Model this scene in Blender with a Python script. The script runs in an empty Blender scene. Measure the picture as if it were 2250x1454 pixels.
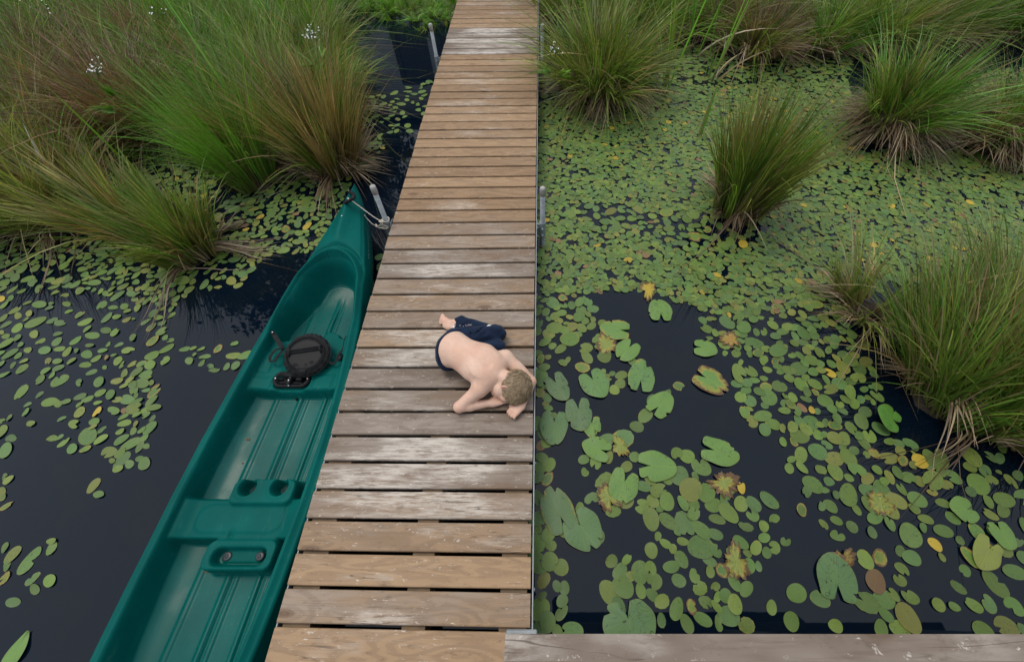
import bpy, math, random
import numpy as np
from mathutils import Vector, Matrix
from mathutils.bvhtree import BVHTree

# ------------------------------------------------------------------ camera, world, sun, exposure
S = bpy.context.scene
COL = S.collection
WATER, DECK, CAMZ = 0.0, 0.25, 2.65
FPX, PX0, PY0, PITCH = 927.0, 1190.0, 727.0, math.radians(55.7)
cam_data = bpy.data.cameras.new("camera")
cam = bpy.data.objects.new("camera", cam_data)
COL.objects.link(cam)
cam.location = (0, 0, CAMZ)
cam.rotation_euler = (math.pi / 2 - PITCH, 0, 0)
cam_data.sensor_width = 36
cam_data.lens = FPX / 2250 * 36
cam_data.shift_x = (1125 - PX0) / 2250
cam_data.clip_start = 0.02
cam_data.clip_end = 500
S.camera = cam

w = bpy.data.worlds.new("World")
S.world = w
w.use_nodes = True
wn = w.node_tree
wn.nodes.clear()
sky = wn.nodes.new("ShaderNodeTexSky")
sky.sky_type = 'NISHITA'
sky.sun_disc = False
sky.sun_elevation = math.radians(70)
sky.sun_rotation = math.radians(-54)
sky.air_density = 1.0
sky.dust_density = 4.0
hsv = wn.nodes.new("ShaderNodeHueSaturation")
hsv.inputs["Saturation"].default_value = 0.8
bg = wn.nodes.new("ShaderNodeBackground")
bg.inputs["Strength"].default_value = 0.13
wo = wn.nodes.new("ShaderNodeOutputWorld")
wn.links.new(sky.outputs[0], hsv.inputs["Color"])
# a broken cloud layer over the blue, brightest overhead
tc = wn.nodes.new("ShaderNodeTexCoord")
sep = wn.nodes.new("ShaderNodeSeparateXYZ")
wn.links.new(tc.outputs["Generated"], sep.inputs[0])
cn = wn.nodes.new("ShaderNodeTexNoise")
cn.inputs["Scale"].default_value = 2.3
cn.inputs["Detail"].default_value = 5
cn.inputs["Roughness"].default_value = 0.55
wn.links.new(tc.outputs["Generated"], cn.inputs["Vector"])
cr = wn.nodes.new("ShaderNodeMapRange")
cr.inputs[1].default_value, cr.inputs[2].default_value = 0.30, 0.62
cr.inputs[3].default_value, cr.inputs[4].default_value = 0.72, 0.97
wn.links.new(cn.outputs[0], cr.inputs[0])
zr = wn.nodes.new("ShaderNodeMapRange")
zr.inputs[1].default_value, zr.inputs[2].default_value = 0.0, 1.0
zr.inputs[3].default_value, zr.inputs[4].default_value = 3.6, 7.6
wn.links.new(sep.outputs[2], zr.inputs[0])
cc = wn.nodes.new("ShaderNodeVectorMath")
cc.operation = 'SCALE'
cc.inputs[0].default_value = (0.90, 0.97, 1.06)
wn.links.new(zr.outputs[0], cc.inputs["Scale"])
cm = wn.nodes.new("ShaderNodeMix")
cm.data_type = 'RGBA'
wn.links.new(cr.outputs[0], cm.inputs[0])
wn.links.new(hsv.outputs[0], cm.inputs[6])
wn.links.new(cc.outputs[0], cm.inputs[7])
wn.links.new(cm.outputs[2], bg.inputs["Color"])
wn.links.new(bg.outputs[0], wo.inputs["Surface"])

sd = bpy.data.lights.new("sun", 'SUN')
sd.energy = 1.1
sd.angle = math.radians(24)
sd.color = (1.0, 0.89, 0.74)
sun = bpy.data.objects.new("sun", sd)
COL.objects.link(sun)
sun.rotation_euler = Vector((0.313, -0.231, -1.053)).to_track_quat('-Z', 'Y').to_euler()
S.view_settings.view_transform = 'Standard'
S.view_settings.look = 'None'
S.view_settings.gamma = 1
S.view_settings.exposure = 0.34
S.cycles.max_bounces = 6
S.cycles.transparent_max_bounces = 4
S.cycles.use_denoising = True

RNG = np.random.default_rng(7)
random.seed(7)
PI = math.pi


# ------------------------------------------------------------------ helpers
def at(x, y, z):
    """world point at height z that the photo shows at pixel x, y"""
    a = (x - PX0) / FPX
    v = -(y - PY0) / FPX
    d = (a, math.cos(PITCH) + v * math.sin(PITCH), -math.sin(PITCH) + v * math.cos(PITCH))
    t = (z - CAMZ) / d[2]
    return np.array([d[0] * t, d[1] * t, z])


def pix(X, Y, Z):
    """pixel of world points (arrays)"""
    dz = Z - CAMZ
    zc = Y * math.cos(PITCH) - dz * math.sin(PITCH)
    yc = Y * math.sin(PITCH) + dz * math.cos(PITCH)
    zc = np.maximum(zc, 1e-3)
    return PX0 + FPX * X / zc, PY0 - FPX * yc / zc


def tag(o, label=None, cat=None, group=None, kind=None):
    if label: o["label"] = label
    if cat: o["category"] = cat
    if group: o["group"] = group
    if kind: o["kind"] = kind
    return o


def empty(name, loc, label, cat, group=None):
    o = bpy.data.objects.new(name, None)
    o.empty_display_size = 0.1
    o.location = Vector([float(c) for c in loc])
    COL.objects.link(o)
    return tag(o, label, cat, group)


def link(name, me, mat=None, parent=None):
    o = bpy.data.objects.new(name, me)
    if mat is not None:
        me.materials.append(mat)
    COL.objects.link(o)
    if parent is not None:
        o.parent = parent
        p, q = parent, Vector((0, 0, 0))
        while p is not None:
            q += Vector(p.location)
            p = p.parent
        o.location = -q            # meshes are written in world coordinates
    return o


def mk(name, V, F, mat=None, parent=None, smooth=True, attrs=None):
    """mesh object from vertex array and face array (same size faces) or list"""
    me = bpy.data.meshes.new(name)
    V = np.asarray(V, dtype=np.float32)
    if isinstance(F, np.ndarray) and F.ndim == 2:
        n, k = F.shape
        me.vertices.add(len(V))
        me.vertices.foreach_set("co", V.ravel())
        me.loops.add(n * k)
        me.loops.foreach_set("vertex_index", F.astype(np.int32).ravel())
        me.polygons.add(n)
        me.polygons.foreach_set("loop_start", np.arange(0, n * k, k, dtype=np.int32))
        me.update(calc_edges=True)
    else:
        me.from_pydata([tuple(map(float, v)) for v in V], [], [tuple(int(i) for i in f) for f in F])
    me.validate()
    if smooth:
        me.polygons.foreach_set("use_smooth", np.ones(len(me.polygons), dtype=bool))
    for k, (typ, arr) in (attrs or {}).items():
        a = me.attributes.new(k, typ, 'POINT')
        arr = np.asarray(arr, dtype=np.float32)
        if typ == 'FLOAT_COLOR':
            if arr.shape[1] == 3:
                arr = np.hstack([arr, np.ones((len(arr), 1), np.float32)])
            a.data.foreach_set("color", arr.ravel())
        elif typ == 'FLOAT_VECTOR':
            a.data.foreach_set("vector", arr.ravel())
        else:
            a.data.foreach_set("value", arr.ravel())
    me.update()
    return link(name, me, mat, parent)


class Geo:
    """collects boxes, tubes, lathes; build() links them as ONE mesh"""
    def __init__(self):
        self.v, self.f = [], []

    def add(self, V, F):
        o = len(self.v)
        self.v += [tuple(map(float, v)) for v in V]
        self.f += [tuple(int(i) + o for i in f) for f in F]

    def box(self, lo, hi, bev=0.0, rotz=0.0, about=None):
        lo, hi = np.array(lo, float), np.array(hi, float)
        b = min(bev, *(0.45 * (hi - lo)))
        c, h = (lo + hi) / 2, (hi - lo) / 2
        if b <= 0:
            V = [c + h * np.array([sx, sy, sz]) for sz in (-1, 1) for sy in (-1, 1) for sx in (-1, 1)]
            F = [(0, 2, 3, 1), (4, 5, 7, 6), (0, 1, 5, 4), (2, 6, 7, 3), (0, 4, 6, 2), (1, 3, 7, 5)]
        else:
            V, F, idx = [], [], {}
            for sx in (-1, 1):
                for sy in (-1, 1):
                    for sz in (-1, 1):
                        for ax in range(3):
                            s = np.array([sx, sy, sz], float)
                            p = c + s * (h - b)
                            p[ax] += s[ax] * b
                            idx[(sx, sy, sz, ax)] = len(V)
                            V.append(p)
            for ax in range(3):
                o1, o2 = (ax + 1) % 3, (ax + 2) % 3
                for s in (-1, 1):
                    q = []
                    for a, bb in ((-1, -1), (1, -1), (1, 1), (-1, 1)):
                        k = [0, 0, 0]; k[ax] = s; k[o1] = a; k[o2] = bb
                        q.append(idx[(*k, ax)])
                    F.append(q if s > 0 else q[::-1])
            for ax in range(3):
                o1, o2 = (ax + 1) % 3, (ax + 2) % 3
                for a in (-1, 1):
                    for bb in (-1, 1):
                        q = []
                        for s, t in ((-1, o1), (1, o1), (1, o2), (-1, o2)):
                            k = [0, 0, 0]; k[ax] = s; k[o1] = a; k[o2] = bb
                            q.append(idx[(*k, t)])
                        F.append(q if a * bb < 0 else q[::-1])
            for sx in (-1, 1):
                for sy in (-1, 1):
                    for sz in (-1, 1):
                        q = [idx[(sx, sy, sz, a)] for a in range(3)]
                        F.append(q if sx * sy * sz > 0 else q[::-1])
        V = np.array(V)
        if rotz:
            a = np.array(about if about is not None else c)
            R = np.array([[math.cos(rotz), -math.sin(rotz), 0], [math.sin(rotz), math.cos(rotz), 0], [0, 0, 1]])
            V = (V - a) @ R.T + a
        self.add(V, F)
        return self

    def tube(self, pts, r, seg=10, caps=True):
        pts = [np.array(p, float) for p in pts]
        n = len(pts)
        rr = r if hasattr(r, '__len__') else [r] * n
        V, F = [], []
        up = np.array([0, 0, 1.0])
        prev = None
        for i in range(n):
            t = pts[min(i + 1, n - 1)] - pts[max(i - 1, 0)]
            t = t / (np.linalg.norm(t) + 1e-9)
            if prev is None:
                a = np.cross(t, up)
                if np.linalg.norm(a) < 1e-3: a = np.cross(t, [1, 0, 0])
            else:
                a = prev - t * np.dot(prev, t)
            a /= np.linalg.norm(a) + 1e-9
            prev = a
            b = np.cross(t, a)
            for k in range(seg):
                th = 2 * PI * k / seg
                V.append(pts[i] + rr[i] * (math.cos(th) * a + math.sin(th) * b))
        for i in range(n - 1):
            for k in range(seg):
                k2 = (k + 1) % seg
                F.append((i * seg + k, i * seg + k2, (i + 1) * seg + k2, (i + 1) * seg + k))
        if caps:
            F.append(tuple(range(seg))[::-1])
            F.append(tuple((n - 1) * seg + k for k in range(seg)))
        self.add(V, F)
        return self

    def build(self, name, mat, parent=None, smooth=False, auto=None):
        o = mk(name, self.v, self.f, mat, parent, smooth)
        return o


def smooth_curve(pts, n=24):
    """Catmull-Rom through pts"""
    P = [np.array(p, float) for p in pts]
    P = [2 * P[0] - P[1]] + P + [2 * P[-1] - P[-2]]
    out = []
    m = len(P) - 3
    for i in range(m):
        for t in np.linspace(0, 1, n // m + 1, endpoint=(i == m - 1)):
            p0, p1, p2, p3 = P[i:i + 4]
            out.append(0.5 * (2 * p1 + (p2 - p0) * t + (2 * p0 - 5 * p1 + 4 * p2 - p3) * t * t + (3 * p1 - p0 - 3 * p2 + p3) * t ** 3))
    return out


# ---- node helpers
class Mat:
    def __init__(self, name):
        self.m = bpy.data.materials.new(name)
        self.m.use_nodes = True
        self.t = self.m.node_tree
        self.t.nodes.clear()
        self.out = self.t.nodes.new("ShaderNodeOutputMaterial")

    def n(self, typ, ins=None, **props):
        nd = self.t.nodes.new("ShaderNode" + typ)
        for k, v in props.items():
            setattr(nd, k, v)
        for k, v in (ins or {}).items():
            self.set(nd.inputs[k], v)
        return nd

    def set(self, sock, v):
        if isinstance(v, bpy.types.NodeSocket):
            self.t.links.new(v, sock)
        elif isinstance(v, bpy.types.Node):
            self.t.links.new(v.outputs[0], sock)
        else:
            if sock.type == 'RGBA' and len(v) == 3: v = (*v, 1)
            sock.default_value = v

    def attr(self, name, out="Color"):
        return self.n("Attribute", attribute_name=name).outputs[out]

    def noise(self, vec, scale, detail=4, rough=0.55, dist=0.0):
        return self.n("TexNoise", {"Vector": vec, "Scale": scale, "Detail": detail, "Roughness": rough, "Distortion": dist}).outputs[0]

    def scale(self, vec, s):
        return self.n("VectorMath", {0: vec, 1: s}, operation='MULTIPLY').outputs[0]

    def math(self, op, a, b=0.0, c=0.0, clamp=False):
        return self.n("Math", {0: a, 1: b, 2: c}, operation=op, use_clamp=clamp).outputs[0]

    def ramp(self, fac, lo, hi):
        return self.n("MapRange", {0: fac, 1: lo, 2: hi}, clamp=True, interpolation_type='SMOOTHSTEP').outputs[0]

    def mix(self, fac, a, b, mode='MIX'):
        nd = self.n("Mix", data_type='RGBA', blend_type=mode)
        self.set(nd.inputs[0], fac)
        self.set(nd.inputs[6], a)
        self.set(nd.inputs[7], b)
        return nd.outputs[2]

    def obj(self):
        return self.n("TexCoord").outputs["Object"]

    def bump(self, h, strength=0.3, dist=0.01):
        return self.n("Bump", {"Height": h, "Strength": strength, "Distance": dist}).outputs[0]

    def bsdf(self, **kw):
        nd = self.n("BsdfPrincipled")
        for k, v in kw.items():
            self.set(nd.inputs[k.replace("_", " ")], v)
        return nd

    def done(self, sh):
        self.t.links.new(sh.outputs[0] if isinstance(sh, bpy.types.Node) else sh, self.out.inputs[0])
        return self.m


def plain(name, col, rough=0.5, metal=0.0, var=0.25, scale=12.0, bump=0.0, spec=0.5):
    m = Mat(name)
    c = m.obj()
    nz = m.noise(c, scale, 5)
    nz2 = m.noise(c, scale * 6, 3)
    dark = tuple(x * (1 - var) for x in col)
    lite = tuple(min(1, x * (1 + var)) for x in col)
    k = m.mix(m.ramp(nz, 0.3, 0.7), dark, lite)
    k = m.mix(m.math('MULTIPLY', nz2, 0.25), k, tuple(min(1, x * 1.3 + 0.01) for x in col))
    b = m.bsdf(Base_Color=k, Roughness=m.math('ADD', m.math('MULTIPLY', nz, 0.2), rough - 0.1), Metallic=metal, Specular_IOR_Level=spec)
    if bump:
        m.set(b.inputs["Normal"], m.bump(nz2, bump, 0.004))
    return m.done(b)


def wood_material(name):
    m = Mat(name)
    wc = m.attr("wc", "Vector")            # x along board, y across, z = board number
    tone = m.attr("tone", "Fac")           # 0 brown stained, 1 silvered
    rnd = m.attr("rnd", "Fac")
    wear = m.attr("wear", "Fac")
    # knots: cells bend the grain
    kc = m.scale(wc, (2.1, 6.0, 3.17))
    vor = m.n("TexVoronoi", {"Vector": kc, "Scale": 1.0, "Randomness": 1.0}, feature='F1')
    kd = vor.outputs["Distance"]
    kx = m.math('GREATER_THAN', m.n("SeparateColor", {0: vor.outputs["Color"]}).outputs[0], 0.42)
    infl = m.math('MULTIPLY', m.math('POWER', m.math('SUBTRACT', 1.0, m.ramp(kd, 0.0, 0.75)), 2.0), kx)
    low = m.noise(m.scale(wc, (1.3, 7.0, 5.0)), 1.0, 2, 0.5, 0.3)
    ph = m.math('ADD', m.math('MULTIPLY', low, 55.0), m.math('MULTIPLY', infl, 16.0))
    rings = m.math('MULTIPLY_ADD', m.math('SINE', ph), 0.5, 0.5)
    fine = m.noise(m.scale(wc, (5.0, 150.0, 9.0)), 1.0, 4, 0.6)
    broad = m.noise(m.scale(wc, (2.2, 9.0, 4.0)), 1.0, 3, 0.6)
    brown_a = m.mix(rnd, (0.265, 0.166, 0.092), (0.365, 0.238, 0.136))
    brown_b = m.mix(rnd, (0.17, 0.105, 0.060), (0.235, 0.15, 0.088))
    brown = m.mix(m.math('MULTIPLY', m.ramp(rings, 0.15, 0.85), 0.5), brown_a, brown_b)
    brown = m.mix(m.math('MULTIPLY', m.ramp(fine, 0.5, 0.75), 0.35), brown, brown_b)
    grey = m.mix(m.ramp(broad, 0.3, 0.7), (0.150, 0.108, 0.080), (0.295, 0.248, 0.208))
    grey = m.mix(m.math('MULTIPLY', m.ramp(rings, 0.2, 0.9), 0.3), grey, (0.155, 0.115, 0.09))
    grey = m.mix(m.math('MULTIPLY', m.ramp(fine, 0.5, 0.7), 0.45), grey, (0.13, 0.09, 0.07))
    base = m.mix(m.ramp(m.math('ADD', tone, m.math('MULTIPLY_ADD', broad, 0.5, -0.25)), 0.25, 0.75), brown, grey)
    # paler worn bleached areas, streaked along the board, then flaky scratches
    patch = m.noise(m.scale(wc, (1.6, 7.0, 7.7)), 1.0, 3, 0.6)
    streak = m.noise(m.scale(wc, (9.0, 70.0, 3.0)), 1.0, 5, 0.7)
    wv = m.math('MULTIPLY', m.ramp(m.math('ADD', patch, m.math('MULTIPLY_ADD', wear, 0.42, -0.2)), 0.46, 0.72), m.ramp(streak, 0.30, 0.62))
    base = m.mix(m.math('MULTIPLY', wv, 0.85), base, m.mix(tone, (0.45, 0.36, 0.28), (0.66, 0.62, 0.57)))
    flake = m.noise(m.scale(wc, (26.0, 75.0, 3.0)), 1.0, 4, 0.75, 0.5)
    fl = m.math('MULTIPLY', m.ramp(flake, 0.60, 0.68), m.ramp(m.math('ADD', patch, m.math('MULTIPLY', wear, 0.2)), 0.42, 0.62))
    base = m.mix(m.math('MULTIPLY', fl, 0.8), base, (0.62, 0.57, 0.52))
    dirt = m.noise(m.scale(wc, (14.0, 40.0, 5.0)), 1.0, 4, 0.75)
    base = m.mix(m.math('MULTIPLY', m.ramp(dirt, 0.54, 0.72), 0.45), base, (0.09, 0.055, 0.038))
    # knot centres
    kcore = m.math('MULTIPLY', m.math('SUBTRACT', 1.0, m.ramp(kd, 0.05, 0.16)), kx)
    kring = m.math('MULTIPLY', m.math('SINE', m.math('MULTIPLY', kd, 120.0)), 0.25)
    base = m.mix(m.math('MULTIPLY', kcore, 0.8), base, m.mix(m.math('ADD', kring, 0.4), (0.075, 0.042, 0.025), (0.2, 0.125, 0.075)))
    crack = m.noise(m.scale(wc, (1.3, 45.0, 2.0)), 1.0, 2, 0.5, 0.12)
    ck = m.ramp(m.math('ABSOLUTE', m.math('SUBTRACT', crack, 0.5)), 0.012, 0.0)
    ck = m.math('MULTIPLY', ck, m.ramp(patch, 0.5, 0.6))
    base = m.mix(m.math('MULTIPLY', ck, 0.7), base, (0.05, 0.032, 0.022))
    h = m.math('ADD', m.math('MULTIPLY', fine, 0.6), m.math('ADD', m.math('MULTIPLY', rings, 0.25), m.math('MULTIPLY', ck, -0.8)))
    b = m.bsdf(Base_Color=base, Roughness=m.math('MULTIPLY_ADD', broad, 0.2, 0.52), Normal=m.bump(h, 0.35, 0.004), Specular_IOR_Level=0.35)
    return m.done(b)


WOOD = wood_material("weathered_wood")
GALV = plain("galvanised_steel", (0.27, 0.30, 0.32), 0.55, 0.25, 0.2, 25, 0.1)
CAPW = plain("weathered_plastic_cap", (0.36, 0.35, 0.34), 0.6, 0, 0.18, 30)
JOIST = plain("joist_wood", (0.17, 0.115, 0.065), 0.7, 0, 0.3, 9)


def boards(name, rows, parent, mat=WOOD):
    """rows: (x0, x1, y0, y1, ztop, thick, skew, tone, wear, edge) boards along x with rounded edges, one mesh"""
    V, F, wc, tn, rd, we = [], [], [], [], [], []
    for i, (x0, x1, y0, y1, zt, th, sk, tone, wear, ax) in enumerate(rows):
        r = 0.006
        prof = [(0, -th), (0, -r * 1.2), (r * 0.35, -r * 0.35), (r * 1.2, 0)]
        W = y1 - y0
        P = prof + [(W - a, b) for a, b in prof[::-1]]
        o = len(V)
        rr = random.random()
        off = random.uniform(0, 40)
        nx = 9
        bow = random.uniform(-0.0015, 0.0015)
        for k in range(nx):
            t = k / (nx - 1)
            x = x0 + (x1 - x0) * t
            for a, b in P:
                y = y0 + a + sk * (x - (x0 + x1) / 2) + bow * math.sin(PI * t)
                V.append((x, y, zt + b) if ax == 0 else (y, x, zt + b))
                wc.append((x + off, a + (i % 7) * 0.37, i * 1.37 + off))
                tn.append(tone); rd.append(rr)
                we.append(wear * (0.35 + 0.65 * math.sin(PI * min(1, max(0, t * 1.1 - 0.02)))))
        m_ = len(P)
        for k in range(nx - 1):
            for j in range(m_):
                j2 = (j + 1) % m_
                q = (o + k * m_ + j, o + k * m_ + j2, o + (k + 1) * m_ + j2, o + (k + 1) * m_ + j)
                F.append(q if ax else q[::-1])
        a = tuple(o + j for j in range(m_)); b = tuple(o + (nx - 1) * m_ + j for j in range(m_))
        F.append(a if not ax else a[::-1]); F.append(b[::-1] if not ax else b)
    return mk(name, V, F, mat, parent, False, {"wc": ('FLOAT_VECTOR', wc), "tone": ('FLOAT', tn), "rnd": ('FLOAT', rd), "wear": ('FLOAT', we)})


# ------------------------------------------------------------------ the setting: water, bank
def water_material():
    m = Mat("pond_water")
    c = m.obj()
    n1 = m.noise(c, 1.2, 2)
    n2 = m.noise(m.scale(c, (1, 1, 1)), 14, 2)
    h = m.math('ADD', n1, m.math('MULTIPLY', n2, 0.08))
    murk_skyblue = m.mix(m.ramp(m.noise(c, 3.0, 4), 0.4, 0.7), (0.0014, 0.0052, 0.0125), (0.0030, 0.0060, 0.0110))  # near-black murk, with the blue of the mirrored sky painted into its colour
    b = m.bsdf(Base_Color=murk_skyblue, Roughness=0.02, IOR=1.333, Normal=m.bump(h, 0.03, 0.02))
    return m.done(b)


n = 60
gx = np.linspace(-60, 60, n)
GX, GY = np.meshgrid(gx, gx)
wv = np.stack([GX.ravel(), GY.ravel(), np.zeros(n * n)], 1)
q = np.arange(n * n).reshape(n, n)
wf = np.stack([q[:-1, :-1].ravel(), q[:-1, 1:].ravel(), q[1:, 1:].ravel(), q[1:, :-1].ravel()], 1)
tag(mk("pond_water", wv, wf, water_material()), kind="structure")


def bank_material():
    m = Mat("bank_soil")
    c = m.obj()
    k = m.mix(m.ramp(m.noise(c, 2.5, 5), 0.35, 0.65), (0.030, 0.040, 0.012), (0.060, 0.085, 0.018))
    k = m.mix(m.ramp(m.noise(c, 22, 4), 0.5, 0.7), k, (0.035, 0.027, 0.016))
    return m.done(m.bsdf(Base_Color=k, Roughness=0.9, Normal=m.bump(m.noise(c, 18, 4), 0.7, 0.03)))


BANK = bank_material()
# the far bank: a sheet rising from under the water, with an irregular shore line
bx = np.linspace(-60, 60, 260); by = np.linspace(2.5, 60, 130)
BX, BY = np.meshgrid(bx, by)
shore = 8.0 + 0.25 * np.sin(BX * 1.7) + 0.15 * np.sin(BX * 4.3 + 1) - 0.5 * np.exp(-((BX + 1.6) / 0.5) ** 2)
left = np.clip((-BX - 4.6) * 0.9, 0, 3.4)                # the shore comes nearer on the far left
left = left + 0.35 * np.sin(BX * 2.3 + BY)
inl = BY - (shore - left)
BZ = np.clip(inl * 0.22, -0.3, 0.16) + 0.03 * np.sin(BX * 3 + BY * 2) * np.clip(inl, 0, 1)
bv = np.stack([BX.ravel(), BY.ravel(), BZ.ravel()], 1)
q = np.arange(BX.size).reshape(BX.shape)
bf = np.stack([q[:-1, :-1].ravel(), q[:-1, 1:].ravel(), q[1:, 1:].ravel(), q[1:, :-1].ravel()], 1)
tag(mk("bank_ground", bv, bf, BANK), kind="structure")

# ------------------------------------------------------------------ buildings and trees that stand round the pond (seen in its reflections)
def siding_material():
    m = Mat("grey_siding")
    c = m.obj()
    z = m.n("SeparateXYZ", {0: c}).outputs[2]
    x = m.n("SeparateXYZ", {0: c}).outputs[0]
    ph = m.math('FRACT', m.math('MULTIPLY', z, 15.0))
    line = m.ramp(ph, 0.0, 0.22)
    rowid = m.math('FLOOR', m.math('MULTIPLY', z, 15.0))
    seam = m.n("TexWhiteNoise", {0: m.n("CombineXYZ", {0: m.math('FLOOR', m.math('MULTIPLY', x, 4.0)), 1: rowid}).outputs[0]}).outputs[0]
    k = m.mix(m.math('MULTIPLY', seam, 0.6), (0.66, 0.69, 0.73), (0.78, 0.80, 0.83))
    k = m.mix(line, (0.12, 0.13, 0.14), k)
    return m.done(m.bsdf(Base_Color=k, Roughness=0.75))


SIDING = siding_material()
ROOF = plain("dark_roofing", (0.035, 0.036, 0.04), 0.7, 0, 0.3, 6)
FRAME = plain("dark_window_frame", (0.03, 0.032, 0.035), 0.5, 0, 0.2, 8)
gm = Mat("dark_window_glass")
GLASS = gm.done(gm.bsdf(Base_Color=(0.012, 0.011, 0.010), Roughness=0.05))


def far_house():
    h = empty("house", (-2.5, 12.0, 0), "grey clapboard house across the pond, mirrored in the water left of the boardwalk", "house")
    x0, x1, y = -8.0, 2.4, 12.0
    zt = 3.95
    wins = [(-3.72, -2.92, 1.78, 3.02), (-2.62, -1.5, 1.78, 3.02), (-6.2, -5.4, 1.78, 3.02), (0.4, 1.4, 1.78, 3.02)]
    g = Geo()
    xs = sorted([x0, x1] + [v for w_ in wins for v in w_[:2]])
    for a, b in zip(xs[:-1], xs[1:]):
        ww = [w_ for w_ in wins if w_[0] <= a + 1e-6 and w_[1] >= b - 1e-6]
        if ww:
            g.box((a, y, -0.2), (b, y + 0.2, ww[0][2])); g.box((a, y, ww[0][3]), (b, y + 0.2, zt))
        else:
            g.box((a, y, -0.2), (b, y + 0.2, zt))
    g.box((x0, y + 0.2, -0.2), (x0 + 0.2, y + 6, zt)); g.box((x1 - 0.2, y + 0.2, -0.2), (x1, y + 6, zt))
    g.build("wall", SIDING, h)
    for a, b, c, d in wins:
        g = Geo()
        t = 0.075
        g.box((a - 0.04, y - 0.03, c - 0.04), (a + t, y + 0.08, d + 0.04)); g.box((b - t, y - 0.03, c - 0.04), (b + 0.04, y + 0.08, d + 0.04))
        g.box((a + t, y - 0.03, c - 0.04), (b - t, y + 0.08, c + t)); g.box((a + t, y - 0.03, d - t), (b - t, y + 0.08, d + 0.04))
        fr = g.build("window", FRAME, h)
        p = Geo(); p.box((a + t, y + 0.02, c + t), (b - t, y + 0.05, d - t))
        p.build("pane", GLASS, fr)
    g = Geo()
    V = [(x0 - 0.4, y - 0.45, zt - 0.02), (x1 + 0.4, y - 0.45, zt - 0.02), (x1 + 0.4, y + 3, zt + 1.5), (x0 - 0.4, y + 3, zt + 1.5), (x1 + 0.4, y + 6.5, zt - 0.02), (x0 - 0.4, y + 6.5, zt - 0.02)]
    V += [(a, b, c + 0.16) for a, b, c in V]
    F = [(0, 1, 2, 3)[::-1], (3, 2, 4, 5)[::-1], (6, 7, 8, 9), (9, 8, 10, 11), (0, 1, 7, 6), (5, 4, 10, 11)[::-1], (1, 2, 8, 7), (2, 4, 10, 8), (0, 3, 9, 6)[::-1], (3, 5, 11, 9)[::-1]]
    g.add(V, F)
    g.build("roof", ROOF, h)


far_house()


def near_house():
    h = empty("balcony_house", (1.5, -2.0, 0), "dark boarded house behind the balcony with a deep roof overhang", "house")
    g = Geo()
    g.box((-0.6, -2.2, -0.2), (6.0, -1.95, 5.4))
    g.build("wall", SIDING, h)
    g = Geo()
    V = [(0.02, -2.6, 6.2), (4.55, -2.6, 6.2), (4.55, -0.30, 5.62), (4.10, 0.10, 5.60), (0.02, 0.10, 5.60)]
    V += [(a, b, c + 0.2) for a, b, c in V]
    g.add(V, [(0, 1, 2, 3, 4)[::-1], (5, 6, 7, 8, 9), (0, 1, 6, 5), (1, 2, 7, 6), (2, 3, 8, 7), (3, 4, 9, 8), (4, 0, 5, 9)])
    g.box((0.17, -0.2, 5.3), (0.42, 0.30, 5.56), 0.05)
    g.build("roof", ROOF, h)


near_house()


def leaf_material(name, a, b):
    m = Mat(name)
    k = m.mix(m.ramp(m.noise(m.obj(), 1.5, 4), 0.35, 0.65), a, b)
    d = m.bsdf(Base_Color=k, Roughness=0.6)
    return m.done(d)


CROWN = leaf_material("tree_foliage", (0.025, 0.05, 0.014), (0.06, 0.10, 0.025))
BARK = plain("tree_bark", (0.09, 0.07, 0.05), 0.85, 0, 0.35, 6, 0.6)


def tree(x, y, h, r, label, seed):
    rg = np.random.default_rng(seed)
    t = empty("pond_tree", (x, y, 0), label, "tree", "trees on the bank mirrored in the water")
    g = Geo()
    g.tube([(x, y, -0.2), (x + 0.05, y, h * 0.4), (x, y + 0.1, h * 0.8), (x, y, h * 0.97)], [0.24, 0.18, 0.10, 0.02], 10)
    ends = []
    for i in range(34):
        a = rg.uniform(0, 2 * PI); z0 = h * rg.uniform(0.25, 0.9)
        L = r * (1.15 - 0.75 * z0 / h) * rg.uniform(0.7, 1.1)
        p0 = np.array([x, y, z0]); p1 = p0 + np.array([math.cos(a) * L, math.sin(a) * L, L * rg.uniform(0.05, 0.4)])
        g.tube([p0, (p0 + p1) / 2 + [0, 0, 0.1], p1], [0.05, 0.03, 0.008], 6)
        ends.append((p0, p1))
    g.build("trunk", BARK, t, True)
    N_ = 6500
    e = rg.integers(0, len(ends), N_)
    P0 = np.array([ends[i][0] for i in e]); P1 = np.array([ends[i][1] for i in e])
    s = rg.uniform(0.25, 1.08, N_)[:, None]
    c = P0 + (P1 - P0) * s + rg.normal(0, 0.28, (N_, 3)) * [1, 1, 0.7]
    d1 = rg.normal(0, 1, (N_, 3)); d1 /= np.linalg.norm(d1, axis=1)[:, None]
    d2 = np.cross(d1, rg.normal(0, 1, (N_, 3))); d2 /= np.linalg.norm(d2, axis=1)[:, None]
    sz = rg.uniform(0.07, 0.15, N_)[:, None]
    V = np.stack([c - d1 * sz, c + d2 * sz * 0.5, c + d1 * sz, c - d2 * sz * 0.5], 1).reshape(-1, 3)
    mk("crown", V, np.arange(N_ * 4).reshape(-1, 4), CROWN, t, False)


tree(-9.4, 9.8, 10.4, 2.9, "broad dark tree on the left bank mirrored beside the canoe bow", 1)
tree(-6.4, 14.5, 9.0, 2.4, "dark tree beside the far house mirrored in the channel", 3)

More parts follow.
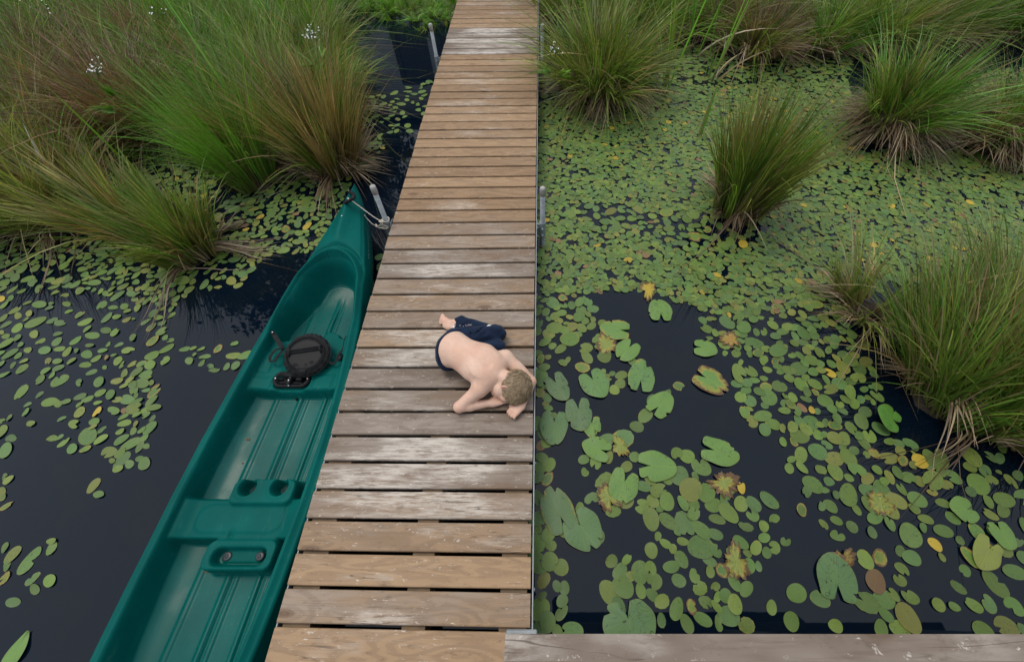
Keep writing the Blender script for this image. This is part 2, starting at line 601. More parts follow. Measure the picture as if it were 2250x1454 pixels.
# ------------------------------------------------------------------ the boardwalk
walk = empty("boardwalk", (-0.65, 3, 0), "narrow weathered plank boardwalk on steel pipe posts running across the pond", "boardwalk")
XL, XR = -1.245, -0.052
PITCHB = 0.15385
Y0 = 2.737
rows = []
for k in range(-22, 37):
    yb = Y0 + PITCHB * (-k) if False else Y0 + PITCHB * k
    near = yb < 0.42
    gap = 0.0160 if near else (0.0175 if yb < Y0 - 0.01 else 0.0175)
    far = yb > 5.7
    if near: tone, wear = random.uniform(0.25, 0.50), random.uniform(0.3, 0.65)
    elif yb < Y0 - 0.01: tone, wear = random.uniform(0.42, 0.92), random.uniform(0.25, 0.9)
    elif not far: tone, wear = random.uniform(0.02, 0.34), random.uniform(0.2, 0.6)
    elif yb < 6.45: tone, wear = random.uniform(0.7, 0.95), random.uniform(0.7, 1.0)
    else: tone, wear = random.uniform(0.2, 0.5), random.uniform(0.3, 0.6)
    if 0.40 < yb < 0.75: wear = 0.95
    sk = float(np.interp(yb, [-0.2, 0.4, 1.0, 2.2, 3.0, 5.6, 7], [-0.018, -0.010, 0.0, 0.014, 0.016, 0.018, 0.012]))
    rows.append((XL + random.uniform(-0.003, 0.003), XR + random.uniform(-0.003, 0.001), yb + gap / 2, yb + PITCHB - gap / 2,
                 DECK + random.uniform(-0.0015, 0.0015), 0.028, sk, tone, wear, 0))
boards("decking", rows, walk)
for nm, xa, xb in (("left", XL + 0.02, XL + 0.15), ("mid", -0.66, -0.55), ("right", XR - 0.15, XR - 0.02)):
    g = Geo()
    g.box((xa, -0.8, DECK - 0.165), (xb, 8.9, DECK - 0.032))
    g.build("joist", JOIST, walk)
for x in (XR + 0.006, XL - 0.010):
    g = Geo()
    ys = [-0.8, 2.735, 2.741, 5.762, 5.768, 8.9]
    for a, b in ((0, 1), (2, 3), (4, 5)):
        g.box((x, ys[a], DECK - 0.15), (x + 0.006, ys[b], DECK + (0.001 if x > -0.5 else -0.03)), 0.001)
    for y in np.arange(-0.5, 8.8, 0.62):
        s = 1 if x > -0.5 else -1
        xx = x + (0.006 if s > 0 else 0)
        if s < 0: continue
        g.tube([(xx, y, DECK - 0.03), (xx + s * 0.007, y, DECK - 0.03)], 0.008, 6)
    g.build("edge_rail", GALV, walk)


def post(x, y, side, rust=False):
    top = DECK + 0.36
    g = Geo()
    g.tube([(x, y, -0.9), (x, y, top - 0.035)], 0.0205, 20)
    p = g.build("post", GALV, walk, True)
    c = Geo()
    c.tube([(x, y, top - 0.075), (x, y, top - 0.018), (x, y, top - 0.006), (x, y, top), (x, y, top + 0.002)], [0.0235, 0.0235, 0.021, 0.012, 0.002], 20)
    c.build("cap", CAPW, p, True)
    b = Geo()
    b.tube([(x, y, DECK - 0.14), (x, y, DECK + 0.015)], 0.0265, 20)
    s = -1 if side > 0 else 1
    xe = XR + 0.012 if side > 0 else XL - 0.012
    b.box((min(x, xe), y - 0.006, DECK - 0.12), (max(x, xe), y + 0.006, DECK - 0.005), 0.001)
    b.box((xe - 0.003 if side < 0 else xe, y - 0.05, DECK - 0.13), (xe if side < 0 else xe + 0.004, y + 0.05, DECK - 0.004), 0.001)
    for dz in (-0.03, -0.10):
        b.tube([(x, y - 0.028, DECK + dz), (x, y - 0.045, DECK + dz)], 0.009, 6)
    for dy in (-0.03, 0.03):
        b.tube([(xe, y + dy, DECK - 0.02), (xe - s * 0.012, y + dy, DECK - 0.02)], 0.007, 6)
    b.build("clamp", GALV, p, False)


for y in (2.72, 5.70):
    post(XR + 0.06, y, 1)
    post(XL - 0.052, y + 0.02, -1)

# ------------------------------------------------------------------ railing in the foreground and the balcony it guards
RZ = 1.75
rail = empty("balcony_railing", (0.5, -0.1, RZ - 1.05), "weathered grey wooden handrail crossing the bottom right corner on a steel bracket", "railing")
x0r, x1r = -0.070, 3.4
prof = [(-0.024, -0.050), (-0.0215, -0.022), (-0.058, -0.003), (-0.064, 0.0), (-0.150, 0.0), (-0.156, -0.004), (-0.156, -0.050)]
V, F, wc, tn, rd, we = [], [], [], [], [], []
nx = 40
for k in range(nx):
    t = k / (nx - 1)
    x = x0r + (x1r - x0r) * t
    e = -0.006 if k == 0 else 0.0
    for j, (y, z) in enumerate(prof):
        V.append((x - e, y - 0.0045 * t * 0.3, RZ + z))
        wc.append((x * 1.3 + 3, y * 1.0 + j * 0.013, 77.0 if y > -0.06 else 55.5))
        tn.append(0.8 if y > -0.062 else 0.0); rd.append(0.5 if y > -0.062 else 0.0); we.append(0.38 if y > -0.062 else 0.0)
m_ = len(prof)
for k in range(nx - 1):
    for j in range(m_):
        j2 = (j + 1) % m_
        F.append((k * m_ + j, k * m_ + j2, (k + 1) * m_ + j2, (k + 1) * m_ + j))
F.append(tuple(range(m_))[::-1]); F.append(tuple((nx - 1) * m_ + j for j in range(m_)))
mk("handrail", V, F, WOOD, rail, False, {"wc": ('FLOAT_VECTOR', wc), "tone": ('FLOAT', tn), "rnd": ('FLOAT', rd), "wear": ('FLOAT', we)})
g = Geo()
a = at(1112, 1389, RZ - 0.06); b = at(1180, 1396, RZ - 0.06)
g.box((a[0], -0.13, RZ - 0.066), (b[0], a[1] + 0.005, RZ - 0.056), 0.002)
g.build("steel_bracket", GALV, rail)
for x in (0.0, 1.5, 3.0):
    g = Geo()
    g.box((x - 0.03, -0.13, 0.72), (x + 0.03, -0.07, RZ - 0.067), 0.004)
    g.build("rail_post", GALV, rail)
g = Geo()
for yb in np.arange(-1.5, -0.25, 0.15):
    g.box((-0.08, yb, 0.66), (3.4, yb + 0.142, 0.70), 0.003)
g.box((-0.08, -0.17, 0.50), (3.4, -0.13, 0.70))
tag(g.build("balcony_floor", JOIST), "brown timber balcony floor behind the foreground handrail", "balcony")

# ------------------------------------------------------------------ the canoe
def sstep(a, b, x):
    t = np.clip((x - a) / (b - a), 0, 1)
    return t * t * (3 - 2 * t)


def canoe_material(name, gloss):
    m = Mat(name)
    c = m.obj()
    n1 = m.noise(c, 3.0, 4)
    n2 = m.noise(c, 38, 4, 0.7)
    n3 = m.noise(m.scale(c, (30, 4, 10)), 1.0, 4, 0.7)
    k = m.mix(m.ramp(n1, 0.3, 0.7), (0.0004, 0.076, 0.068), (0.0006, 0.102, 0.090))
    k = m.mix(m.math('MULTIPLY', m.ramp(n3, 0.60, 0.72), 0.10), k, (0.10, 0.24, 0.22))     # scuffs
    sc = m.math('MULTIPLY', m.ramp(n2, 0.60, 0.75), m.ramp(n1, 0.5, 0.62))
    k = m.mix(m.math('MULTIPLY', sc, 0.14), k, (0.30, 0.36, 0.34))
    wet = m.ramp(m.noise(c, 4.2, 3), 0.42, 0.56)
    up = m.math('GREATER_THAN', m.n("SeparateXYZ", {0: m.n("NewGeometry").outputs["Normal"]}).outputs[2], 0.8)
    zz = m.n("SeparateXYZ", {0: m.n("NewGeometry").outputs["Position"]}).outputs[2]
    low = m.math('LESS_THAN', zz, 0.11)
    film = m.math('MULTIPLY', low, m.math('MULTIPLY_ADD', wet, 0.35, 0.65))
    ro = m.math('ADD', m.math('MULTIPLY', n2, 0.12), m.math('MULTIPLY_ADD', film, -0.22, gloss))
    b = m.bsdf(Base_Color=k, Roughness=m.math('MAXIMUM', ro, 0.09), Specular_IOR_Level=m.math('MULTIPLY_ADD', film, 0.14, 0.06), Normal=m.bump(n2, 0.10, 0.002))
    return m.done(b)


HULLM = canoe_material("green_canoe_plastic", 0.42)
BLACK = plain("black_seat_fabric", (0.013, 0.0135, 0.015), 0.85, 0, 0.4, 40, 0.35, 0.2)
BLACKP = plain("black_moulded_plastic", (0.010, 0.0105, 0.012), 0.55, 0, 0.3, 25, 0.0, 0.2)
STEEL = plain("bright_bolt_steel", (0.75, 0.75, 0.73), 0.22, 0.9, 0.1, 50)

Yt, Yst = 2.955, -1.86
YW = np.array([-1.86, -1.6, -1.3, -1.0, -0.6, -0.1, 0.15, 0.56, 0.88, 1.23, 1.5, 1.7, 2.1, 2.4, 2.667, 2.82, 2.9, 2.955])
WW = np.array([0.006, 0.09, 0.17, 0.245, 0.318, 0.366, 0.378, 0.388, 0.385, 0.364, 0.342, 0.318, 0.247, 0.178, 0.108, 0.064, 0.034, 0.006])


def c_ax(Y): return -1.538 - 0.0515 * (2.95 - Y)
def c_w(Y): return np.interp(Y, YW, WW)
def c_zg(Y): return 0.215 + 0.20 * np.clip((np.abs(Y - 0.55) / 2.4), 0, 1) ** 2.3


def rbox(s, y, s0, s1, y0, y1, r):
    """signed distance to a rounded rectangle in canoe plan"""
    cx, cy = (s0 + s1) / 2, (y0 + y1) / 2
    qx = np.abs(s - cx) - (s1 - s0) / 2 + r
    qy = np.abs(y - cy) - (y1 - y0) / 2 + r
    return np.sqrt(np.maximum(qx, 0) ** 2 + np.maximum(qy, 0) ** 2) + np.minimum(np.maximum(qx, qy), 0) - r


def c_open(s, Y):
    """inside distance of the cockpit opening"""
    def end(y0, ln, w0, q):
        yy = np.maximum(q, 1e-6)
        e = ((np.abs(s) / w0) ** 2.3 + (yy / ln) ** 2.3) ** (1 / 2.3)
        return np.sqrt(s * s + yy * yy) * (1 / np.maximum(e, 1e-4) - 1)
    d = c_w(Y) - 0.050 - np.abs(s)
    w1 = float(c_w(1.62)) - 0.050
    d = np.where(Y > 1.62, np.minimum(end(1.62, 0.665, w1, Y - 1.62), c_w(Y) - 0.036 - np.abs(s)), d)
    w2 = float(c_w(-0.5)) - 0.050
    d = np.where(Y < -0.5, np.minimum(end(-0.5, 0.7, w2, -0.5 - Y), c_w(Y) - 0.036 - np.abs(s)), d)
    return d


def c_height(s, Y):
    zg = c_zg(Y)
    W = c_w(Y)
    d = c_open(s, Y)
    v = np.clip(np.abs(s) / np.maximum(W, 1e-3), 0, 1)
    # deck / rim
    z = zg + np.clip(0.055 * (1 - v ** 1.6), 0, 1) * sstep(1.95, 2.45, Y) - 0.012 * sstep(0.90, 1.0, v)
    z = z + 0.03 * np.exp(-(s / 0.045) ** 2) * sstep(2.30, 2.55, Y) * (1 - sstep(2.75, 2.95, Y))
    # coaming: a raised lip round the front of the opening, with a groove outside it
    fw = sstep(1.55, 1.95, Y)
    z = z + fw * (0.026 * np.exp(-((d + 0.018) / 0.020) ** 2) - 0.022 * np.exp(-((d + 0.066) / 0.018) ** 2))
    z = z + 0.006 * np.exp(-((d + 0.012) / 0.012) ** 2)
    # floor with ribs
    fl = 0.040 + 0.10 * np.clip(np.abs(s) / 0.36, 0, 1) ** 5
    fl = fl + 0.05 * sstep(1.9, 2.3, Y) ** 1.5
    for sc, wd, hh in ((0.012, 0.016, 0.024), (0.052, 0.012, 0.010), (0.178, 0.014, 0.022), (0.215, 0.012, 0.008)):
        fl = fl + 0.72 * hh * np.exp(-((s - sc) / wd) ** 4) * (1 - sstep(1.85, 2.1, Y))
    fl = fl + 0.006 * np.exp(-((s + 0.15) / 0.015) ** 4)
    wallw = 0.036 + 0.075 * sstep(1.7, 2.15, Y)
    k = sstep(0.0, 1.0, np.clip(d, 0, 1) / wallw)
    inside = zg * (1 - k) + fl * k
    # seat platform under the backrest
    front = 1.655 + 0.075 * sstep(0.02, 0.06, s) - 0.03 * np.exp(-((s - 0.20) / 0.045) ** 2) + 0.02 * np.cos((s + 0.05) * 14)
    seat = sstep(0, 0.03, np.minimum(Y - 1.217, front - Y))
    zs = 0.148 + 0.02 * np.clip(np.abs(s) / 0.3, 0, 1) ** 4
    r1 = rbox(s, Y, 0.105, 0.235, 1.245, 1.355, 0.015)
    r2 = rbox(s, Y, -0.30, -0.165, 1.245, 1.335, 0.015)
    r3 = rbox(s, Y, -0.305, -0.215, 1.365, 1.53, 0.02)
    for r in (r1, r2, r3):
        zs = zs - 0.006 * np.exp(-(r / 0.006) ** 2)
    zs = zs - 0.028 * (1 - sstep(-0.015, 0.005, rbox(s, Y, -0.152, 0.088, 1.235, 1.365, 0.06)))
    zs = zs - 0.025 * np.exp(-((s + 0.02) / 0.03) ** 2 - ((Y - 1.217) / 0.012) ** 2)
    for sc in (0.03, 0.20):
        zs = zs - 0.05 * (1 - sstep(-0.02, 0.004, np.sqrt((s - sc) ** 2 + ((Y - 1.675) * 1.2) ** 2) - 0.042))
    zs = zs - 0.02 * (1 - sstep(-0.05, 0.02, np.sqrt((s + 0.03) ** 2 + ((Y - 1.50) * 1.0) ** 2) - 0.15))
    # middle bench with the cup holder tab and the tray
    bench = sstep(0, 0.026, np.minimum(Y - 0.337, 0.578 - Y))
    zb = 0.150 + 0.03 * sstep(0.24, 0.33, np.abs(s))
    zb = zb + 0.006 * (1 - sstep(-0.02, 0.0, rbox(s, Y, -0.24, 0.26, 0.375, 0.54, 0.075)))
    zb = zb - 0.014 * np.exp(-((s + 0.003 - 0.06 * (Y - 0.45)) / 0.012) ** 2) * (sstep(0.50, 0.56, Y) + 1 - sstep(0.36, 0.42, Y))
    t1 = rbox(s, Y, -0.095, 0.272, 0.52, 0.672, 0.05)
    tab = 1 - sstep(-0.014, 0.006, t1)
    zt = 0.185 - 0.0 * s
    for sc in (-0.005, 0.175):
        rr = np.sqrt((s - sc) ** 2 + (Y - 0.617) ** 2)
        zt = zt - 0.085 * (1 - sstep(0.030, 0.052, rr))
        zt = zt + 0.004 * np.exp(-((rr - 0.058) / 0.010) ** 2)
    t2 = rbox(s, Y, -0.105, 0.280, 0.196, 0.36, 0.05)
    tray = 1 - sstep(-0.014, 0.006, t2)
    zy = 0.165 - 0.060 * (1 - sstep(-0.018, 0.0, rbox(s, Y, -0.058, 0.235, 0.222, 0.318, 0.045)))
    zy = zy + 0.016 * (1 - sstep(-0.01, 0.004, rbox(s, Y, -0.015, 0.195, 0.24, 0.312, 0.03)))
    add = np.maximum(0, zs - inside) * seat
    inside = inside + add
    inside = inside + np.maximum(0, zb - inside) * bench
    inside = np.where((tab > 0) & (d > 0.02), inside * (1 - tab) + zt * tab, inside)
    inside = np.where((tray > 0) & (d > 0.02), inside * (1 - tray) + zy * tray, inside)
    # a plain rear seat, out of the frame
    rear = sstep(0, 0.03, np.minimum(Y + 1.0, -0.72 - Y))
    inside = inside + np.maximum(0, 0.17 - inside) * rear
    return np.where(d > 0, np.minimum(inside, zg + 0.02), z)


canoe = empty("canoe", (c_ax(0.55), 0.55, 0), "dark green plastic canoe moored along the left side of the boardwalk", "canoe")
Ys = np.concatenate([np.linspace(Yt, -0.55, 520), np.linspace(-0.57, Yst, 90)])
vv = np.sign(np.linspace(-1, 1, 181)) * np.abs(np.linspace(-1, 1, 181)) ** 0.82
SS = c_w(Ys)[:, None] * vv[None, :]
YY = np.repeat(Ys[:, None], len(vv), 1)
ZZ = c_height(SS, YY)
XX = c_ax(YY) + SS
top = np.stack([XX, YY, ZZ], 2)
# outer flanks, going down from each edge to below the water
flank = [(0.008, -0.008), (0.012, -0.022), (0.006, -0.034), (0.004, -0.05), (0.020, -0.12), (0.014, -0.20), (-0.05, -0.27), (-0.16, -0.33)]
bow = sstep(2.2, 2.95, Ys) + sstep(-1.1, -1.8, Ys) if False else sstep(2.2, 2.95, Ys)
sides = []
for sgn, col in ((-1, 0), (1, -1)):
    for dx, dz in flank:
        lim = np.minimum(1, c_w(Ys) / 0.2)
        e = top[:, col].copy()
        e[:, 0] += sgn * dx * lim
        e[:, 1] -= bow * np.clip(-dz - 0.05, 0, 1) * 0.55
        e[:, 2] += dz * (1 + bow * 0.45)
        sides.append((sgn, e))
L_ = [e for s_, e in sides if s_ < 0][::-1]
R_ = [e for s_, e in sides if s_ > 0]
allc = np.stack(L_ + [top[:, i] for i in range(top.shape[1])] + R_, 1)
nr, nc = allc.shape[:2]
q = np.arange(nr * nc).reshape(nr, nc)
F = np.stack([q[:-1, :-1].ravel(), q[1:, :-1].ravel(), q[1:, 1:].ravel(), q[:-1, 1:].ravel()], 1)
hull = mk("hull", allc.reshape(-1, 3), F, HULLM, canoe, True)


def chz(s, Y): return float(c_height(np.array([s]), np.array([Y]))[0])
def cpt(s, Y, dz=0.0): return np.array([c_ax(Y) + s, Y, chz(s, Y) + dz])


# bow carrying handle
a = at(772, 432, 0.425); b = at(764, 459, 0.41); mid = at(783, 446, 0.455)
za, zb_ = chz(a[0] - c_ax(a[1]), a[1]), chz(b[0] - c_ax(b[1]), b[1])
a[2], b[2] = za + 0.008, zb_ + 0.012
mid[2] = max(za, zb_) + 0.045
g = Geo()
cv = smooth_curve([a, (a + mid) / 2 + [0.012, 0, 0.008], mid, (b + mid) / 2 + [0.008, -0.004, 0.004], b], 28)
g.tube(cv, [0.0125 + 0.003 * (i % 2) for i in range(len(cv))], 10)
hd = g.build("bow_handle", BLACKP, canoe, True)
g = Geo()
for p in (a,):
    g.tube([p + [0, 0, 0.006], p + [0, 0, 0.015]], [0.008, 0.006], 8)
p = cpt(0.0, at(760, 481, 0.41)[1], 0.001)
g.tube([p, p + [0, 0, 0.004]], 0.006, 8)
g.build("bolt", STEEL, hd, True)
# rudimentary lettering on the bow flank is a row of pale dashes
g = Geo()
fl_i = [e for s_, e in sides if s_ > 0]
for Yd in np.linspace(2.36, 2.66, 9):
    k = int(np.argmin(abs(Ys - Yd)))
    p = fl_i[4][k] * 0.55 + fl_i[3][k] * 0.45
    p2 = fl_i[4][k] * 0.40 + fl_i[3][k] * 0.60
    kk = min(k + 2, len(Ys) - 1)
    t = (fl_i[4][kk] - fl_i[4][k]); t = t / (np.linalg.norm(t) + 1e-9) * random.uniform(0.006, 0.011)
    o = np.array([0.0035, 0.001, 0.001])
    g.add([p + o, p + t + o, p2 + t + o, p2 + o], [(0, 1, 2, 3)])
g.build("bow_lettering", CAPW, canoe)

# the padded seat
seat = empty("seat", (0, 0, 0), None, None)
seat.parent = canoe
seat.location = -Vector(canoe.location)
bc = at(672, 775, 0.24)                        # backrest centre, leaning forward over its mount
sx = bc[0] - c_ax(bc[1])


def pad(r0, r1, zc, th, nseg=64, nr_=14, wrinkle=0.0, cy=0.0, name="pad"):
    """round pad, thick and rounded at the rim"""
    V, F = [], []
    ring = []
    for i in range(nr_ + 1):
        t = i / nr_
        ring.append((math.sin(t * PI), math.cos(t * PI)))
    prof = [(0.0, 1.0)] + [(0.35, 1.0), (0.62, 1.0)] + [(0.80 + 0.2 * math.sin(u), math.cos(u)) for u in np.linspace(0.05, PI - 0.05, nr_)] + [(0.6, -1.0), (0.0, -1.0)]
    for rr, zz in prof:
        for k in range(nseg):
            th_ = 2 * PI * k / nseg
            wr = 1 + wrinkle * math.sin(th_ * 23 + 2 * math.sin(th_ * 5)) * max(0, (rr - 0.75)) * 3
            V.append((r0 * rr * wr * math.cos(th_), cy + r1 * rr * wr * math.sin(th_), zc + th * zz))
    m_ = len(prof)
    for i in range(m_ - 1):
        for k in range(nseg):
            k2 = (k + 1) % nseg
            F.append((i * nseg + k, (i + 1) * nseg + k, (i + 1) * nseg + k2, i * nseg + k2))
    return V, F


def place(V, c, tilt, rz=0.0):
    V = np.array(V)
    R = np.array(Matrix.Rotation(rz, 3, 'Z') @ Matrix.Rotation(tilt, 3, 'X'))
    return V @ R.T + np.array(c)


SEATC = np.array([bc[0], bc[1], 0.215])
TILT, RZS = math.radians(14), math.radians(10)
V, F = pad(0.148, 0.150, 0.0, 0.026, wrinkle=0.05)
bk = mk("backrest", place(V, SEATC, TILT, RZS), F, BLACK, seat, True)
V, F = pad(0.116, 0.108, 0.026, 0.010, wrinkle=0.0, cy=-0.008)
mk("back_panel", place(V, SEATC, TILT, RZS), F, BLACKP, bk, True)
g = Geo()
loc = lambda x, y, z: place([(x, y, z)], SEATC, TILT, RZS)[0]
g.tube([loc(-0.098, 0.030, 0.047), loc(0.098, 0.030, 0.047)], 0.0045, 6)
g.tube([loc(-0.098, 0.012, 0.045), loc(0.098, 0.012, 0.045)], 0.0045, 6)
for sgn in (-1, 1):
    g.tube([loc(sgn * 0.100, 0.045, 0.040), loc(sgn * 0.098, 0.02, 0.052), loc(sgn * 0.104, -0.012, 0.040)], 0.007, 8)
for k, (yy, rr) in enumerate(((0.0, 0.122), (0.0, 0.152))):
    cv = [loc(rr * math.cos(t), yy - 0.004 + rr * math.sin(t) * 0.98, 0.034 - 0.03 * k) for t in np.linspace(0, 2 * PI, 40)]
    g.tube(cv, 0.0035, 6, False)
g.build("trim", BLACK, bk, True)
hm = Mat("hole_dark"); HOLE = hm.done(hm.bsdf(Base_Color=(0.002, 0.002, 0.002), Roughness=0.9))
for sgn in (-1, 1):
    V, F = pad(0.015, 0.010, 0.0365, 0.001, 20, 4)
    V = [(x + sgn * 0.052 - 0.01, y - 0.070, z) for x, y, z in V]
    mk("slot", place(V, SEATC, TILT, RZS), F, HOLE, bk, True)
# the mount: stem, hinge and the oval base plate with three bolts
mc = at(641, 833, 0.15)
ms = mc[0] - c_ax(mc[1])
mz = 0.150
g = Geo()
o = []
for th_ in np.linspace(0, 2 * PI, 48, endpoint=False):
    ex = 0.072 * np.sign(math.cos(th_)) + 0.052 * math.cos(th_)
    o.append((mc[0] + ex * 0.97, mc[1] + 0.056 * math.sin(th_)))
inn = [(mc[0] + (x - mc[0]) * 0.86, mc[1] + (y - mc[1]) * 0.76) for x, y in o]
n_ = len(o)
V = [(x, y, mz - 0.02) for x, y in o] + [(x, y, mz + 0.008) for x, y in o] + [(x, y, mz + 0.008) for x, y in inn] + [(x, y, mz - 0.022) for x, y in inn]
F = []
for r in range(3):
    for k in range(n_):
        k2 = (k + 1) % n_
        F.append((r * n_ + k, r * n_ + k2, (r + 1) * n_ + k2, (r + 1) * n_ + k))
F.append([3 * n_ + k for k in range(n_)])
g.add(V, F)
for x0_, x1_, y0_, y1_, z1 in ((-0.055, 0.04, 0.006, 0.034, 0.022), (-0.085, 0.075, -0.030, -0.016, -0.004), (0.03, 0.07, -0.012, 0.035, 0.012), (-0.10, -0.06, 0.00, 0.012, -0.004), (-0.012, 0.010, -0.05, 0.05, 0.026)):
    g.box((mc[0] + x0_, mc[1] + y0_, mz - 0.022), (mc[0] + x1_, mc[1] + y1_, mz + z1), 0.005)
g.tube([(mc[0] - 0.055, mc[1] + 0.02, mz + 0.020), (mc[0] + 0.045, mc[1] + 0.02, mz + 0.020)], 0.014, 12)
p0 = loc(-0.02, -0.10, 0.02)
for dx in (-0.026, 0.026):
    g.tube([(mc[0] + dx * 0.9, mc[1] + 0.03, mz + 0.02), p0 + [dx * 1.1, -0.01, 0], loc(-0.02 + dx, -0.075, 0.034)], [0.013, 0.012, 0.008], 8)
g.box((p0[0] - 0.03, p0[1] - 0.035, p0[2] - 0.02), (p0[0] + 0.03, p0[1] + 0.02, p0[2] + 0.008), 0.006)
mount = g.build("seat_mount", BLACKP, seat, True)
for x, y in ((-0.105, 0.003), (0.108, 0.002), (0.0, -0.022), (0.0, -0.049)):
    g = Geo()
    zt_ = mz + (0.027 if (x == 0 and y > -0.04) else 0.008)
    g.tube([(mc[0] + x, mc[1] + y, zt_), (mc[0] + x, mc[1] + y, zt_ + 0.003), (mc[0] + x, mc[1] + y, zt_ + 0.0055)], [0.0065, 0.006, 0.002], 10)
    g.build("bolt", STEEL, mount, True)


def strap(name, pts, wd, n_=26, mat=BLACK, flat=(0, 0, 1)):
    c = smooth_curve(pts, n_)
    V, F = [], []
    for i, p in enumerate(c):
        t = c[min(i + 1, len(c) - 1)] - c[max(i - 1, 0)]
        t /= np.linalg.norm(t) + 1e-9
        s = np.cross(t, flat); s /= np.linalg.norm(s) + 1e-9
        nn = np.cross(s, t)
        for a_, b_ in ((-1, -1), (1, -1), (1, 1), (-1, 1)):
            V.append(p + s * a_ * wd / 2 + nn * b_ * 0.0012)
    for i in range(len(c) - 1):
        for k in range(4):
            k2 = (k + 1) % 4
            F.append((i * 4 + k, i * 4 + k2, (i + 1) * 4 + k2, (i + 1) * 4 + k))
    return mk(name, V, F, mat, seat, False)


A = at(600, 731, 0.24); B = at(620, 764, 0.235)
strap("side_strap", [A, (A + B) / 2 + [0, 0, 0.003], B], 0.028)
lp = [at(626, 766, 0.20), at(607, 768, 0.205), at(594, 783, 0.20), at(594, 793, 0.195), at(603, 792, 0.20), at(614, 778, 0.20), at(622, 768, 0.20)]
strap("strap_loop", lp, 0.016, flat=(0.3, 0.3, 0.9))
g = Geo(); g.tube([A - [0, 0, 0.008], A + [0, 0, 0.006]], 0.014, 12)
bt = g.build("strap_anchor", BLACKP, seat, True)
g = Geo(); g.tube([A + [0, 0, 0.006], A + [0, 0, 0.011]], [0.007, 0.004], 10); g.build("bolt", STEEL, bt, True)
rp = [at(719, 775, 0.21), at(722, 790, 0.20), at(729, 799, 0.19), at(738, 794, 0.20), at(744, 780, 0.22), at(752, 768, 0.225), at(756, 748, 0.23), at(760, 738, 0.235)]
strap("side_strap", rp[:6], 0.014, flat=(0.2, 0.1, 0.95))
g = Geo(); g.tube(smooth_curve(rp[4:], 14), 0.003, 6)
g.tube(smooth_curve([at(745, 780, 0.21), at(733, 777, 0.2), at(731, 785, 0.195), at(741, 787, 0.2)], 14), 0.002, 6)
g.tube(smooth_curve([at(729, 799, 0.175), at(722, 805, 0.16), at(716, 809, 0.158)], 8), 0.004, 6)
g.tube(smooth_curve([at(630, 800, 0.23), at(637, 811, 0.235), at(650, 820, 0.225), at(672, 820, 0.215), at(694, 806, 0.21), at(712, 790, 0.205)], 20), 0.0018, 6)
g.build("cord", BLACK, seat, True)
bkp = at(748, 785, 0.20)
g = Geo(); g.tube([bkp + [0, -0.025, -0.01], bkp + [0, -0.01, 0], bkp + [0, 0.012, 0], bkp + [0, 0.03, 0]], [0.010, 0.017, 0.016, 0.006], 12); g.build("buckle", BLACKP, seat, True)
# drain buttons in the cup holders and in the tray, and the small plug behind the seat
for s_, y_ in ((-0.005, 0.617), (0.175, 0.617), (0.005, 0.276), (0.178, 0.276)):
    g = Geo()
    p = cpt(s_, y_, 0.0)
    g.tube([p - [0, 0, 0.004], p + [0, 0, 0.004], p + [0, 0, 0.007]], [0.023, 0.023, 0.018], 20)
    g.tube([p + [0, 0, 0.007], p + [0, 0, 0.010]], [0.010, 0.009], 14)
    g.build("drain_plug", plain("dark_plug", (0.03, 0.04, 0.045), 0.4, 0, 0.3, 20) if "dark_plug" not in bpy.data.materials else bpy.data.materials["dark_plug"], canoe, True)
p = cpt(-0.02, 1.222, 0.006)
g = Geo(); g.tube([p - [0, 0, 0.01], p + [0, 0, 0.006]], [0.011, 0.008], 12); g.build("latch_button", BLACKP, canoe, True)

# ------------------------------------------------------------------ the mooring rope
ROPE = plain("cream_rope", (0.62, 0.56, 0.47), 0.8, 0, 0.25, 120, 0.5)
g = Geo()
h0 = (b + mid) / 2 + [0.004, 0.0, 0.012]
kn = at(838, 487, 0.30)
pc = np.array([XL - 0.052, 2.74, DECK + 0.025])
for off in ((-0.006, 0.004), (0.006, -0.006)):
    p = h0 + [off[0], off[1], 0]
    g.tube(smooth_curve([p + [-0.012, 0.0, -0.012], p, p + (kn - p) * 0.35 + [0, 0, -0.004], p + (kn - p) * 0.7 + [off[0] * .5, off[1] * .5, -0.010], kn + [off[0] * .4, off[1] * .4, 0]], 30), 0.0042, 8)
ringp = [kn] + [pc + [0.029 * math.cos(t), 0.029 * math.sin(t), 0.004 * math.sin(t * 2)] for t in np.linspace(PI * 0.95, PI * 3.1, 22)] + [kn + [0.004, 0.004, 0.004]]
g.tube(smooth_curve(ringp, 60), 0.0042, 8)
for i in range(5):
    t = i / 5 * 2 * PI
    g.tube(smooth_curve([kn + [0.012 * math.cos(t), 0.012 * math.sin(t), -0.008], kn + [0.018 * math.cos(t + 1), 0.014 * math.sin(t + 1), 0.006], kn + [0.012 * math.cos(t + 2.2), 0.012 * math.sin(t + 2.2), 0.004]], 12), 0.0042, 7)
q1 = at(838, 496, 0.24)
for k in range(4):
    e = q1 + [0.012 * k - 0.01, -0.010 + 0.006 * (k % 2), -0.004 * k]
    g.tube(smooth_curve([kn, kn + [0.01, -0.012, -0.02], e + [0.03, 0, 0], e + [0.015, -0.018, 0], e + [-0.02, -0.006, 0], kn + [0.002 * k, -0.01, -0.012]], 22), 0.0036, 7)
q2 = at(826, 496, 0.25)
g.tube(smooth_curve([at(800, 472, 0.345), at(808, 482, 0.30), at(818, 492, 0.27), q2], 22), 0.0036, 7)
for i in range(3):
    g.tube(smooth_curve([q2 + [-0.010, 0.004 * i, 0], q2 + [0.0, 0.010, 0.006 - 0.004 * i], q2 + [0.010, -0.004 * i, 0], q2 + [0, -0.010, -0.003]], 12), 0.0042, 7)
tag(g.build("mooring_rope", ROPE, None, True), "cream mooring rope knotted between the canoe bow handle and a steel post", "rope")

